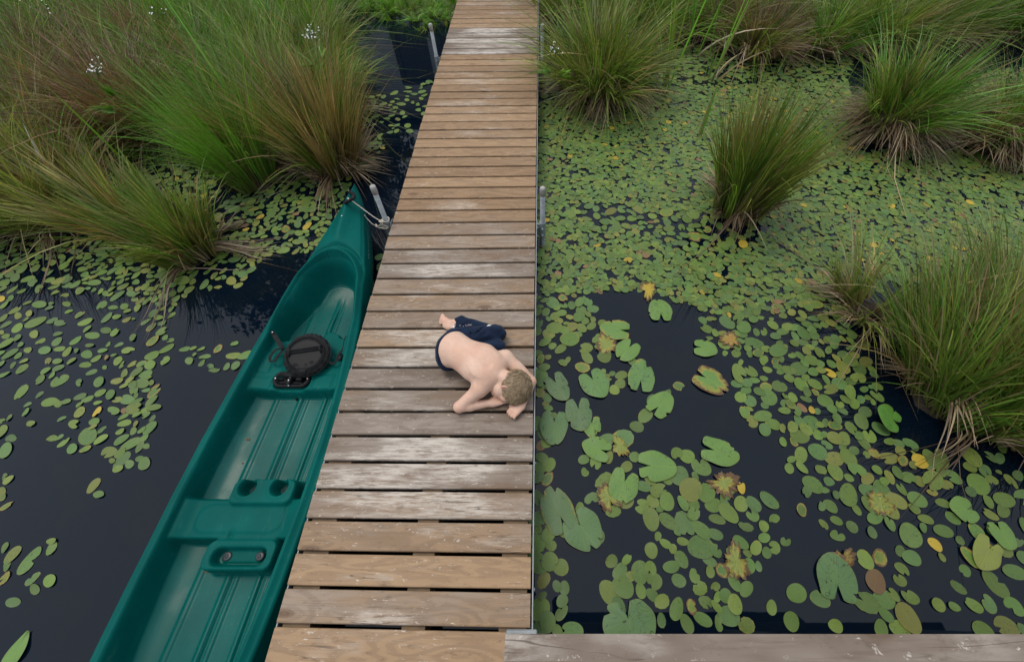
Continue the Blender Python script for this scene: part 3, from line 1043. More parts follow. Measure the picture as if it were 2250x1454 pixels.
LITTER = plain("dry_leaf_scrap", (0.10, 0.06, 0.03), 0.8, 0, 0.4, 60)
for (x, y, r_, lab) in ((545, 965, 0.012, "small dry leaf scrap on the canoe floor below the seat"), (532, 1017, 0.006, "tiny dark crumb on the canoe floor above the cup holders"), (452, 1255, 0.010, "little dark leaf scrap on the canoe floor beside the tray")):
    p = at(x, y, 0.05)
    p[2] = chz(p[0] - c_ax(p[1]), p[1]) + 0.002
    g = Geo()
    V = [p + [r_ * math.cos(t) * (1.6 if k % 2 else 0.8), r_ * math.sin(t) * 0.6, 0.002 * (k % 3)] for k, t in enumerate(np.linspace(0, 2 * PI, 9)[:-1])]
    g.add([p + [0, 0, 0.004]] + V, [(0, 1 + k, 1 + (k + 1) % 8) for k in range(8)])
    tag(g.build("leaf_scrap", LITTER, None, True), lab, "leaf scrap")

# ------------------------------------------------------------------ the boy curled up on the boards
class Field:
    """signed distance grid; shapes blend smoothly, the surface comes out as one continuous mesh"""
    def __init__(self, lo, hi, h):
        self.lo, self.h = np.array(lo, float), h
        self.n = np.ceil((np.array(hi) - self.lo) / h).astype(int) + 1
        self.D = np.full(self.n, 0.2, np.float32)

    def _win(self, lo, hi):
        a = np.clip(np.floor((np.array(lo) - self.lo) / self.h).astype(int), 0, self.n)
        b = np.clip(np.ceil((np.array(hi) - self.lo) / self.h).astype(int) + 1, 0, self.n)
        sl = tuple(slice(int(x), int(y)) for x, y in zip(a, b))
        ax = [self.lo[i] + self.h * np.arange(a[i], b[i]) for i in range(3)]
        P = np.stack(np.meshgrid(*ax, indexing='ij'), -1).astype(np.float32)
        return sl, P

    def _blend(self, sl, d, k, op):
        A = self.D[sl]
        if op == 'add':
            hh = np.clip(0.5 + 0.5 * (A - d) / k, 0, 1)
            self.D[sl] = A * (1 - hh) + d * hh - k * hh * (1 - hh)
        else:
            hh = np.clip(0.5 - 0.5 * (A + d) / k, 0, 1)
            self.D[sl] = A * (1 - hh) - d * hh + k * hh * (1 - hh)

    def cone(self, a, b, ra, rb, k=0.012, op='add', clip=None):
        a, b = np.array(a, float), np.array(b, float)
        R = max(ra, rb) + k + 0.02
        sl, P = self._win(np.minimum(a, b) - R, np.maximum(a, b) + R)
        ba = (b - a).astype(np.float32)
        t = np.clip(((P - a) @ ba) / max(float(ba @ ba), 1e-9), 0, 1)
        d = np.linalg.norm(P - a - t[..., None] * ba, axis=-1) - (ra + (rb - ra) * t)
        if clip is not None: d = np.maximum(d, clip(P))
        self._blend(sl, d.astype(np.float32), k, op)

    def ell(self, c, M, r, k=0.02, op='add', clip=None):
        """M rows = unit axes, r = radii"""
        c, M, r = np.array(c, float), np.array(M, float), np.array(r, float)
        ext = np.abs(M.T) @ r + k + 0.02
        sl, P = self._win(c - ext, c + ext)
        q = (P - c) @ M.T.astype(np.float32)
        k0 = np.linalg.norm(q / r, axis=-1)
        k1 = np.linalg.norm(q / (r * r), axis=-1)
        d = k0 * (k0 - 1) / np.maximum(k1, 1e-6)
        d = np.where(k0 < 1e-3, -r.min(), d)
        if clip is not None: d = np.maximum(d, clip(P))
        self._blend(sl, d.astype(np.float32), k, op)

    def points(self):
        ax = [self.lo[i] + self.h * np.arange(self.n[i]) for i in range(3)]
        return np.stack(np.meshgrid(*ax, indexing='ij'), -1).astype(np.float32)

    def mesh(self):
        D = self.D; n = np.array(D.shape) - 1
        ins = D < 0
        cor = [(i, j, k) for i in (0, 1) for j in (0, 1) for k in (0, 1)]
        sub = lambda A, c: A[c[0]:c[0] + n[0], c[1]:c[1] + n[1], c[2]:c[2] + n[2]]
        cnt = sum(sub(ins, c).astype(np.int8) for c in cor)
        I = np.argwhere((cnt > 0) & (cnt < 8))
        acc = np.zeros((len(I), 3)); num = np.zeros(len(I))
        for c0 in cor:
            for ax in range(3):
                if c0[ax]: continue
                c1 = list(c0); c1[ax] = 1
                d0 = D[I[:, 0] + c0[0], I[:, 1] + c0[1], I[:, 2] + c0[2]]
                d1 = D[I[:, 0] + c1[0], I[:, 1] + c1[1], I[:, 2] + c1[2]]
                x = (d0 < 0) != (d1 < 0)
                t = np.where(x, d0 / np.where(x, d0 - d1, 1), 0)
                p = np.array(c0, float)[None].repeat(len(I), 0); p[:, ax] = t
                acc[x] += p[x]; num[x] += 1
        V = self.lo + self.h * (I + acc / np.maximum(num, 1)[:, None])
        idx = -np.ones(n, int); idx[I[:, 0], I[:, 1], I[:, 2]] = np.arange(len(I))
        Fs = []
        for ax in range(3):
            o1, o2 = (ax + 1) % 3, (ax + 2) % 3
            a = [slice(1, n[i]) for i in range(3)]; a[ax] = slice(0, n[ax])
            b = list(a); b[ax] = slice(1, n[ax] + 1)
            A, B = ins[tuple(a)], ins[tuple(b)]
            E = np.argwhere(A != B)
            off = np.array([1, 1, 1]); off[ax] = 0
            E = E + off
            fl = ins[E[:, 0], E[:, 1], E[:, 2]]
            q = []
            for s1, s2 in ((-1, -1), (0, -1), (0, 0), (-1, 0)):
                e = E.copy(); e[:, o1] += s1; e[:, o2] += s2
                q.append(idx[e[:, 0], e[:, 1], e[:, 2]])
            q = np.stack(q, 1)
            q[~fl] = q[~fl][:, ::-1]
            Fs.append(q)
        F = np.concatenate(Fs)
        F = F[(F >= 0).all(1)]
        # two light smoothing passes
        E = np.concatenate([F[:, [0, 1]], F[:, [1, 2]], F[:, [2, 3]], F[:, [3, 0]]])
        for lam in (0.5, 0.5):
            s = np.zeros_like(V); cn = np.zeros(len(V))
            for x, y in ((0, 1), (1, 0)):
                np.add.at(s, E[:, x], V[E[:, y]]); np.add.at(cn, E[:, x], 1)
            V = V + lam * (s / np.maximum(cn, 1)[:, None] - V)
        return V, F


def unit(v): v = np.array(v, float); return v / np.linalg.norm(v)
def J(x, y, h): return at(x, y, DECK + h)


def skin_material():
    m = Mat("boy_skin")
    c = m.obj()
    n1 = m.noise(c, 7, 3); n2 = m.noise(c, 60, 4)
    red = m.attr("red", "Fac")
    k = m.mix(m.ramp(n1, 0.32, 0.66), (0.67, 0.42, 0.315), (0.73, 0.51, 0.40))
    k = m.mix(m.math('MULTIPLY', red, 0.75), k, (0.58, 0.27, 0.20))
    k = m.mix(m.math('MULTIPLY', m.ramp(n2, 0.5, 0.75), 0.28), k, (0.50, 0.28, 0.20))
    b = m.bsdf(Base_Color=k, Roughness=0.5, Specular_IOR_Level=0.35, Subsurface_Weight=0.18, Subsurface_Radius=(0.012, 0.005, 0.003), Normal=m.bump(n2, 0.06, 0.002))
    b.inputs["Subsurface Scale"].default_value = 1.0
    return m.done(b)


SKIN = skin_material()
boy = empty("person", J(1060, 790, 0), "shirtless boy in navy shorts curled face down on the boardwalk", "person")
lo, hi = np.array([-0.80, 0.90, DECK - 0.004]), np.array([-0.02, 1.78, DECK + 0.32])
body = Field(lo, hi, 0.0042)

P0 = J(996, 766, 0.118); P1 = J(1020, 780, 0.140); P2 = J(1053, 796, 0.142); P3 = J(1078, 817, 0.132)
sdir = unit([P3[0] - P0[0], P3[1] - P0[1], 0.0])
shR, shL = J(1054, 855, 0.11), J(1110, 786, 0.115)
lat3 = unit([shL[0] - shR[0], shL[1] - shR[1], 0])
lat0 = unit(np.cross([0, 0, 1], sdir))
if lat0 @ lat3 < 0: lat0 = -lat0
UP = np.array([0, 0, 1.0])


def frame(lat, pitch=0.0):
    u = unit(lat); f = unit(np.cross(UP, u))
    if f @ sdir < 0: f = -f
    f2 = unit(f * math.cos(pitch) + UP * math.sin(pitch)); z = np.cross(u, f2)
    return np.array([u, f2, z if z[2] > 0 else -z])


body.ell(P0, frame(lat0, 0.25), (0.116, 0.096, 0.110), 0.04)
body.ell(P1, frame(lat0, 0.12), (0.107, 0.105, 0.098), 0.05)
body.ell(P2, frame(unit(lat0 + 0.6 * lat3), -0.02), (0.134, 0.118, 0.095), 0.05)
body.ell(P3, frame(lat3, -0.15), (0.128, 0.080, 0.080), 0.045)
body.cone(J(1080, 819, 0.132), J(1092, 827, 0.130), 0.046, 0.044, 0.035)
# shoulder blades and the hollow of the spine
for sg in (-1, 1):
    bl = P2 * 0.42 + P3 * 0.58 + lat3 * sg * 0.068 + UP * 0.060
    body.ell(bl, frame(lat3, -0.2), (0.034, 0.050, 0.016), 0.025)
top = lambda p, z: np.array([p[0], p[1], p[2] + z])
body.cone(top(P1, 0.114), top(P2, 0.110), 0.010, 0.010, 0.03, 'cut')
body.cone(top(P2, 0.110), top(P3, 0.092), 0.010, 0.009, 0.03, 'cut')
# arms: left reaches round above the head, right is folded under the face
eL, wL = J(1166, 838, 0.044), J(1147, 888, 0.034)
body.cone(shL - lat3 * 0.035, shL, 0.052, 0.047, 0.035)
body.cone(shL, eL, 0.049, 0.036, 0.022)
body.cone(shL * 0.55 + eL * 0.45 + [0, 0, -0.004], shL * 0.35 + eL * 0.65, 0.044, 0.038, 0.015)
body.cone(eL, eL * 0.62 + wL * 0.38, 0.033, 0.033, 0.012)
body.cone(eL * 0.62 + wL * 0.38, wL, 0.033, 0.0225, 0.012)
eR, wR = J(1009, 894, 0.040), J(1078, 885, 0.031)
body.cone(shR + lat3 * 0.035, shR, 0.055, 0.048, 0.035)
body.cone(shR, eR, 0.044, 0.034, 0.022)
body.cone(eR, eR * 0.65 + wR * 0.35, 0.034, 0.033, 0.012)
body.cone(eR * 0.65 + wR * 0.35, wR, 0.033, 0.022, 0.012)


def hand(wrist, palm_end, width, curl, thumb_side, h):
    """palm, four unequal bent fingers and a thumb from the side of the palm"""
    f = unit(palm_end - wrist)
    s = unit(np.cross(UP, f))
    body.cone(wrist, wrist + f * 0.02, 0.022, 0.022, 0.012)
    for o in (-0.36, -0.12, 0.12, 0.36):
        body.cone(wrist + f * 0.012 + s * o * width * 0.7, palm_end + s * o * width, 0.017, 0.0135, 0.010)
    for i, o in enumerate((-0.39, -0.13, 0.13, 0.39)):
        ln = (0.9, 1.05, 1.0, 0.8)[i] if thumb_side < 0 else (0.8, 1.0, 1.05, 0.9)[i]
        kn = palm_end + s * o * width * 1.04 + f * 0.004 + UP * 0.004
        a = kn + (f * math.cos(curl[0]) - UP * math.sin(curl[0])) * 0.026 * ln + s * o * 0.004
        b = a + (f * math.cos(curl[1]) - UP * math.sin(curl[1])) * 0.018 * ln
        c = b + (f * math.cos(curl[2]) - UP * math.sin(curl[2])) * 0.013 * ln
        for p in (a, b, c): p[2] = max(p[2], DECK + 0.0085)
        body.cone(kn, a, 0.0100, 0.0090, 0.002)
        body.cone(a, b, 0.0090, 0.0082, 0.002)
        body.cone(b, c, 0.0078, 0.0066, 0.003)
    t0 = wrist + f * 0.018 + s * thumb_side * width * 0.42
    t1 = t0 + f * 0.020 + s * thumb_side * 0.017 - UP * 0.004
    t2 = t1 + f * 0.022 + s * thumb_side * 0.002 - UP * 0.006
    for p in (t1, t2): p[2] = max(p[2], DECK + 0.009)
    body.cone(t0, t1, 0.013, 0.0105, 0.008)
    body.cone(t1, t2, 0.0105, 0.0080, 0.003)


hand(wL, J(1129.5, 903.5, 0.034), 0.062, (0.45, 1.45, 2.6), -1, 0)
hand(wR, J(1098, 879, 0.026), 0.056, (0.1, 0.3, 0.4), 1, 0)

# the head lies on its forehead, crown to the right, face turned down and to the folded arm
HC = J(1134, 851, 0.098)
hu = unit([1.0, -0.16, -0.06])
hf = np.array([-0.12, -0.60, -0.79]); hf = unit(hf - hu * (hf @ hu))
hr = np.cross(hf, hu); hr = hr if hr[2] > 0 else -hr
HM = np.array([hu, hf, hr])
head = Field(HC - 0.19, HC + 0.19, 0.0042)
head.lo = lo + np.round((head.lo - lo) / 0.0042) * 0.0042
hp = lambda u, f, r: HC + hu * u + hf * f + hr * r
head.ell(HC, HM, (0.081, 0.094, 0.074), 0.012)
head.ell(hp(-0.090, 0.022, 0.0), HM, (0.056, 0.058, 0.058), 0.03)
head.cone(hp(-0.126, 0.056, 0.0), hp(-0.118, 0.068, 0.0), 0.020, 0.016, 0.025)          # chin
head.ell(hp(-0.052, 0.062, 0.040), HM, (0.030, 0.024, 0.022), 0.02)                    # cheek
head.cone(hp(-0.030, 0.088, 0), hp(-0.054, 0.102, 0), 0.009, 0.012, 0.012)              # nose
head.cone(hp(-0.074, 0.084, -0.012), hp(-0.074, 0.084, 0.012), 0.007, 0.007, 0.006)     # lips
head.cone(hp(-0.081, 0.082, -0.010), hp(-0.081, 0.082, 0.010), 0.007, 0.007, 0.006)
for sg in (-1, 1):
    head.ell(hp(-0.026, 0.076, sg * 0.031), HM, (0.012, 0.010, 0.016), 0.008, 'cut')    # eye sockets
    head.ell(hp(-0.028, 0.070, sg * 0.031), HM, (0.011, 0.011, 0.013), 0.004)           # closed lids
    head.cone(hp(-0.008, 0.086, sg * 0.018), hp(-0.008, 0.078, sg * 0.046), 0.007, 0.006, 0.010)
    # ear: shell with a hollow
    ec = hp(-0.058, -0.020, sg * 0.070)
    EM = np.array([unit(hu + 0.15 * hf), unit(np.cross(hr, hu) * 0.9 + hr * sg * 0.45), hr])
    EM[2] = unit(np.cross(EM[0], EM[1])); EM[1] = unit(np.cross(EM[2], EM[0]))
    head.ell(ec, EM, (0.029, 0.019, 0.0095), 0.006)
    zo = hr * sg
    head.ell(ec + zo * 0.010 + hf * 0.002 + hu * 0.003, EM, (0.018, 0.0105, 0.008), 0.004, 'cut')
    head.cone(ec + zo * 0.004 + hu * 0.012, ec + zo * 0.004 - hu * 0.004 - hf * 0.004, 0.003, 0.003, 0.003)
head.cone(J(1086, 822, 0.135), hp(-0.035, -0.045, 0.0), 0.044, 0.050, 0.02)
o_ = np.round((head.lo - lo) / 0.0042).astype(int)
sa = np.maximum(o_, 0); sb = np.minimum(o_ + head.n, body.n)
slb = tuple(slice(int(a), int(b)) for a, b in zip(sa, sb)); slh = tuple(slice(int(a - o), int(b - o)) for a, b, o in zip(sa, sb, o_))
body._blend(slb, head.D[slh], 0.005, 'add')
# legs: kneeling, shins folded back, soles up
hipL, knL, anL = J(1003, 745, 0.125), J(1093, 731, 0.078), J(1010, 707, 0.040)
hipR, knR, anR = J(985, 790, 0.110), J(1094, 762, 0.058), J(1003, 722, 0.034)
body.cone(hipL, knL, 0.046, 0.034, 0.02); body.cone(hipR, knR, 0.046, 0.034, 0.02)
body.cone(knL - [0, 0, 0.02], anL, 0.032, 0.026, 0.01); body.cone(knR - [0, 0, 0.012], anR, 0.032, 0.026, 0.01)
hl, bl_ = J(990, 711, 0.040), J(975, 702, 0.030)
body.cone(anL, hl, 0.025, 0.027, 0.012)
body.cone(hl, bl_, 0.023, 0.025, 0.012)
body.cone(hl + [0.0, -0.004, 0], bl_ + [0, -0.018, -0.006], 0.020, 0.017, 0.012)
for i in range(5):
    t = i / 4
    tp = J(972.5 - 5.5 * min(1, t * 1.6) - 0.5 * t, 692.5 + 17.5 * t, 0.020)
    body.cone(bl_ + [0.0, 0.018 - 0.042 * t, -0.006], tp, 0.011 - 0.003 * t, 0.0115 - 0.0045 * t, 0.004)
h2, b2 = J(988, 718, 0.034), J(978, 716, 0.024)
body.cone(anR, h2, 0.024, 0.025, 0.012); body.cone(h2, b2, 0.022, 0.018, 0.012)

Vb, Fb = body.mesh()
mz_ = Vb[:, 2] < DECK + 0.0012
Vb[mz_, 2] = DECK + 0.0012
red = np.zeros(len(Vb))
for p, r, a_ in ((hp(-0.058, -0.020, 0.072), 0.035, 0.9), (hp(-0.052, 0.062, 0.045), 0.04, 0.7), (eL, 0.05, 0.35), (eR, 0.05, 0.6), (J(1131, 909, 0.02), 0.04, 0.45), (bl_, 0.05, 0.6), (hl, 0.03, 0.6), (J(1010, 707, .05), 0.04, 0.4), (wR, 0.05, 0.4), (hp(-0.08, 0.09, 0), 0.022, 0.8)):
    red = np.maximum(red, a_ * np.exp(-(np.linalg.norm(Vb - p, axis=1) / r) ** 2))
mk("body", Vb, Fb, SKIN, boy, True, {"red": ('FLOAT', red)})


def cloth_material():
    m = Mat("navy_cotton")
    c = m.obj()
    n1 = m.noise(c, 9, 3); n2 = m.noise(c, 240, 2)
    k = m.mix(m.ramp(n1, 0.3, 0.7), (0.0045, 0.012, 0.034), (0.007, 0.019, 0.050))
    return m.done(m.bsdf(Base_Color=k, Roughness=0.85, Specular_IOR_Level=0.2, Sheen_Weight=0.08, Normal=m.bump(n2, 0.15, 0.002)))


NAVY = cloth_material()
sh = Field(lo, hi, 0.0042)
wm = P0 * 0.62 + P1 * 0.38
wn_ = unit(sdir * 0.78 + UP * 0.62)
wp = wm + UP * 0.075 - sdir * 0.080
band = lambda P: (P - wp) @ wn_.astype(np.float32)
o = 0.0055
sh.ell(P0, frame(lat0, 0.25), (0.116 + o, 0.096 + o, 0.110 + o), 0.03)
sh.ell(P1, frame(lat0, 0.12), (0.107 + o, 0.105 + o, 0.098 + o), 0.04)
sh.cone(hipL, knL, 0.074, 0.057, 0.03)
sh.cone(hipR, knR, 0.072, 0.054, 0.03)
Pg = sh.points()
sh.D = np.maximum(sh.D, np.where((Pg @ lat0.astype(np.float32)) < 1e9, band(Pg), 0))
# the legs lie beyond the waist plane, under the torso: add them again unclipped
sh.cone(hipL * 0.75 + knL * 0.25, knL, 0.066, 0.056, 0.02)
sh.cone(hipR * 0.45 + knR * 0.55, knR, 0.056, 0.053, 0.02)
sh.cone(knL - [0, 0, 0.024], anL + [0.006, 0, 0.004], 0.052, 0.040, 0.018)
sh.cone(knR - [0, 0, 0.010], anR + [0.01, 0, 0], 0.048, 0.034, 0.015)
cuff = unit(knL - anL)
# folds
wob = 0.0032 * np.sin(Pg @ np.array([58, 34, 30], np.float32) + 1.6 * np.sin(Pg @ np.array([20, -26, 14], np.float32))) \
    + 0.0022 * np.sin(Pg @ np.array([-30, 95, 40], np.float32) + 2.0 * np.sin(Pg @ np.array([31, 12, -22], np.float32)))
away = np.clip((np.linalg.norm(Pg - wm, axis=-1) - 0.12) / 0.08, 0, 1)
sh.D = sh.D + (wob * away).astype(np.float32)
for a_, b_ in ((J(1030, 748, 0.165), J(1062, 722, 0.13)), (J(1048, 752, 0.15), J(1066, 735, 0.135)), (J(1060, 752, 0.12), J(1088, 742, 0.135)), (J(1022, 722, 0.12), J(1040, 740, 0.16))):
    sh.cone(a_ + [0, 0, 0.012], b_ + [0, 0, 0.012], 0.004, 0.004, 0.02, 'cut')
Vs, Fs = sh.mesh()
Vs[:, 2] = np.maximum(Vs[:, 2], DECK + 0.001)
shorts = mk("shorts", Vs, Fs, NAVY, boy, True)
bvh = BVHTree.FromPolygons([tuple(map(float, v)) for v in Vs], [tuple(int(i) for i in f) for f in Fs])


def ontop(x, y, h=0.3):
    """point of the shorts seen at that pixel, found along the line of sight from above"""
    a_ = Vector(at(x, y, DECK + 0.33)); b_ = Vector(at(x, y, DECK))
    hit = bvh.ray_cast(a_, (b_ - a_).normalized())
    return (np.array(hit[0]) + np.array(hit[1]) * 0.0016) if hit[0] is not None else None


WHITE = plain("white_print", (0.75, 0.75, 0.74), 0.7, 0, 0.05, 60)
REDP = plain("red_print", (0.45, 0.10, 0.11), 0.7, 0, 0.1, 60)
prints = [("white_stripe", WHITE, [(987.2, 719.5), (991.8, 718.5), (989.8, 724.5), (986.8, 724.2)]),
          ("white_stripe", WHITE, [(997, 715.5), (1001.5, 714.5), (998.6, 719.5), (998.9, 723.6), (995.4, 723.6), (995.6, 718.8)]),
          ("white_stripe", WHITE, [(981.3, 801.0), (984.3, 802.0), (984.6, 804.2), (982.4, 803.6)]),
          ("white_stripe", WHITE, [(990.4, 805.3), (993.0, 806.6), (993.6, 809.4), (990.8, 807.8)]),
          ("white_logo", WHITE, [(1069.5, 715.5), (1074, 713.2), (1080.5, 712.9), (1080.8, 714.6), (1075.5, 716.2), (1070, 717.2)])]
for nm, mt, poly in prints:
    pts = [ontop(*p) for p in poly]
    pts = [p for p in pts if p is not None]
    if len(pts) > 2:
        g = Geo()
        c_ = sum(pts) / len(pts)
        cc = ontop(sum(p[0] for p in poly) / len(poly), sum(p[1] for p in poly) / len(poly))
        g.add([cc if cc is not None else c_] + pts, [(0, i + 1, (i + 1) % len(pts) + 1) for i in range(len(pts))])
        g.build(nm, mt, shorts)
for mt, spots in ((WHITE, [(1011, 715), (1018, 716.5), (1023, 714.2), (1025.5, 715.6), (1030, 713.6), (1032.5, 714), (1035, 713.4)]), (REDP, [(1026, 716.8), (1028.5, 716.4), (1027.4, 714.6)])):
    g = Geo()
    for x, y in spots:
        ps = [ontop(x + dx, y + dy) for dx, dy in ((-0.9, 0.3), (0.2, -0.7), (1.0, -0.3), (0.1, 0.8))]
        if all(p is not None for p in ps): g.add(ps, [(0, 1, 2, 3)])
    g.build("small_emblem", mt, shorts)

# hair: a close cap over the skull, then combed locks
hair_f = Field(hp(0, 0, 0) - 0.15, hp(0, 0, 0) + 0.15, 0.004)


def hairline(P):
    q = (P - HC).astype(np.float32)
    u_, f_ = q @ hu.astype(np.float32), q @ hf.astype(np.float32)
    side = np.where(f_ > -0.012, -0.030, -0.074) + np.clip((f_ + 0.012) * 0.0, 0, 0)
    lower = -(u_ + np.interp(f_, [-0.1, -0.050, -0.036, 0.0, 0.030, 0.06, 0.09], [0.074, 0.072, 0.050, 0.040, 0.042, 0.030, 0.0]).astype(np.float32))
    return lower


hair_f.ell(HC, HM, (0.090, 0.103, 0.082), 0.004, clip=hairline)
Ph = hair_f.points()
hair_f.D += (0.0022 * np.sin(Ph @ (hf * 40 + hr * 150 + hu * 60).astype(np.float32) + 2 * np.sin(Ph @ (hu * 50 + hr * 30).astype(np.float32)))).astype(np.float32)
Vh, Fh = hair_f.mesh()


def hair_material():
    m = Mat("boy_hair")
    a_ = m.attr("Col")
    n1 = m.noise(m.obj(), 60, 4)
    k = m.mix(m.math('MULTIPLY', m.ramp(n1, 0.35, 0.7), 0.5), a_, (0.085, 0.055, 0.028))
    return m.done(m.bsdf(Base_Color=k, Roughness=0.42, Specular_IOR_Level=0.4))


HAIR = hair_material()
hair = mk("hair", Vh, Fh, HAIR, boy, True, {"Col": ('FLOAT_COLOR', np.tile([[0.13, 0.088, 0.048, 1]], (len(Vh), 1)))})
rg = np.random.default_rng(5)
sel = rg.integers(0, len(Vh), 7500)
V, F, C = [], [], []
whorl = hp(0.055, -0.065, 0.03)
for i in sel:
    p = Vh[i]
    nrm = unit((HM.T @ ((HM @ (p - HC)) / np.array([0.090, 0.103, 0.082]) ** 2)))
    if nrm @ hr < -0.6 or p[2] < DECK + 0.01: continue
    away_ = p - whorl
    d = hf * 0.75 - hu * 0.10 + unit(away_) * 0.55 + rg.normal(0, 0.22, 3)
    d = unit(d - nrm * (d @ nrm))
    L = rg.uniform(0.024, 0.056)
    if (p + d * L - HC) @ hu < -0.045 and (p - HC) @ hf > -0.05: L *= 0.35
    sd_ = unit(np.cross(d, nrm))
    wd = rg.uniform(0.0009, 0.0020)
    tone = rg.uniform(0.55, 1.5)
    col = np.array([0.31, 0.225, 0.135]) * tone
    if rg.random() < 0.3: col = np.array([0.44, 0.34, 0.22])
    o_ = len(V)
    for t in (0, 0.35, 0.7, 1.0):
        q_ = HM @ (p + d * L * t - HC)
        rad = np.linalg.norm(q_ / np.array([0.090, 0.103, 0.082]))
        base_ = HC + HM.T @ (q_ / max(rad, 1e-6)) if rad < 1.02 else p + d * L * t - nrm * L * L * t * t * 4.5
        pt = base_ + nrm * (0.0012 + 0.011 * math.sin(t * 2.0) * tone * 0.75)
        ww = wd * (1 - 0.85 * t)
        V += [pt - sd_ * ww, pt + sd_ * ww]; C += [col, col]
    for k in range(3):
        F.append((o_ + 2 * k, o_ + 2 * k + 1, o_ + 2 * k + 3, o_ + 2 * k + 2))
mk("locks", np.array(V), np.array(F), HAIR, hair, True, {"Col": ('FLOAT_COLOR', np.array(C))})

# ------------------------------------------------------------------ floating leaves
def pad_material(name):
    m = Mat(name)
    col = m.attr("Col")
    pv = m.attr("pv", "Vector")
    dmg = m.attr("dmg", "Fac")
    sx = m.n("SeparateXYZ", {0: pv})
    u, v, idn = sx.outputs[0], sx.outputs[1], sx.outputs[2]
    r = m.math('SQRT', m.math('ADD', m.math('MULTIPLY', u, u), m.math('MULTIPLY', v, v)))
    ang = m.math('ARCTAN2', v, u)
    vein = m.math('POWER', m.math('ABSOLUTE', m.math('SINE', m.math('MULTIPLY', ang, 9.0))), 0.5)
    p3 = m.n("CombineXYZ", {0: u, 1: v, 2: m.math('MULTIPLY', idn, 7.31)}).outputs[0]
    nz = m.noise(p3, 1.6, 4, 0.6)
    fn = m.noise(p3, 7.0, 4, 0.65)
    k = m.mix(m.math('MULTIPLY', m.ramp(nz, 0.35, 0.7), 0.35), col, m.mix(1.0, col, (1.35, 1.25, 0.75), 'MULTIPLY'))
    k = m.mix(m.math('MULTIPLY', m.math('SUBTRACT', 1.0, vein), 0.22), k, m.mix(1.0, col, (1.6, 1.5, 1.1), 'MULTIPLY'))
    mid = m.ramp(m.math('ABSOLUTE', v), 0.035, 0.0)
    k = m.mix(m.math('MULTIPLY', mid, 0.35), k, m.mix(1.0, col, (1.9, 1.7, 0.9), 'MULTIPLY'))
    # yellowing, then browning, that eats in from the rim
    eat = m.math('ADD', m.math('MULTIPLY_ADD', r, 0.75, -0.85), m.math('ADD', m.math('MULTIPLY', dmg, 0.85), m.math('MULTIPLY_ADD', nz, 0.9, -0.45)))
    streak = m.math('MULTIPLY', m.math('MULTIPLY_ADD', m.math('SINE', m.math('ADD', m.math('MULTIPLY', ang, 21.0), m.math('MULTIPLY', fn, 14.0))), 0.5, 0.5), 0.13)
    eat = m.math('ADD', eat, m.math('MULTIPLY', streak, dmg))
    k = m.mix(m.math('MULTIPLY', m.ramp(eat, 0.05, 0.22), 0.8), k, (0.30, 0.235, 0.035))
    k = m.mix(m.math('MULTIPLY', m.ramp(eat, 0.20, 0.34), 0.92), k, m.mix(fn, (0.05, 0.028, 0.016), (0.15, 0.075, 0.04)))
    # rim line, leaf-miner scribbles and small holes
    k = m.mix(m.math('MULTIPLY', m.ramp(r, 0.93, 1.0), 0.25), k, (0.16, 0.10, 0.035))
    sq = m.ramp(m.math('ABSOLUTE', m.math('SUBTRACT', m.noise(p3, 1.9, 1, 0.4, 1.1), 0.5)), 0.013, 0.004)
    has = m.math('GREATER_THAN', m.math('FRACT', m.math('MULTIPLY', idn, 3.77)), 0.5)
    k = m.mix(m.math('MULTIPLY', m.math('MULTIPLY', sq, has), 0.75), k, (0.02, 0.025, 0.012))
    ho = m.ramp(m.noise(p3, 4.3, 2, 0.5), 0.70, 0.74)
    k = m.mix(m.math('MULTIPLY', ho, 0.85), k, (0.025, 0.018, 0.012))
    b = m.bsdf(Base_Color=k, Roughness=m.math('MULTIPLY_ADD', nz, 0.25, 0.42), Specular_IOR_Level=0.42,
               Normal=m.bump(m.math('ADD', m.math('MULTIPLY', vein, 0.5), m.math('MULTIPLY', fn, 0.5)), 0.22, 0.004))
    return m.done(b)


PADM = pad_material("lily_pad_leaf")


def dens_at(X, Y, polys):
    """layout: coverage wanted at ground points, from outlines read off the photograph"""
    x, y = pix(X, Y, np.zeros_like(X))
    out = np.zeros(len(X))
    for cov, poly in polys:
        ins = np.zeros(len(X), bool)
        n_ = len(poly)
        for i in range(n_):
            (ax, ay), (bx_, by_) = poly[i], poly[(i + 1) % n_]
            c = ((ay > y) != (by_ > y)) & (x < (bx_ - ax) * (y - ay) / (by_ - ay + 1e-9) + ax)
            ins ^= c
        out = np.where(ins, cov, out)          # later outlines overrule earlier ones
    return out


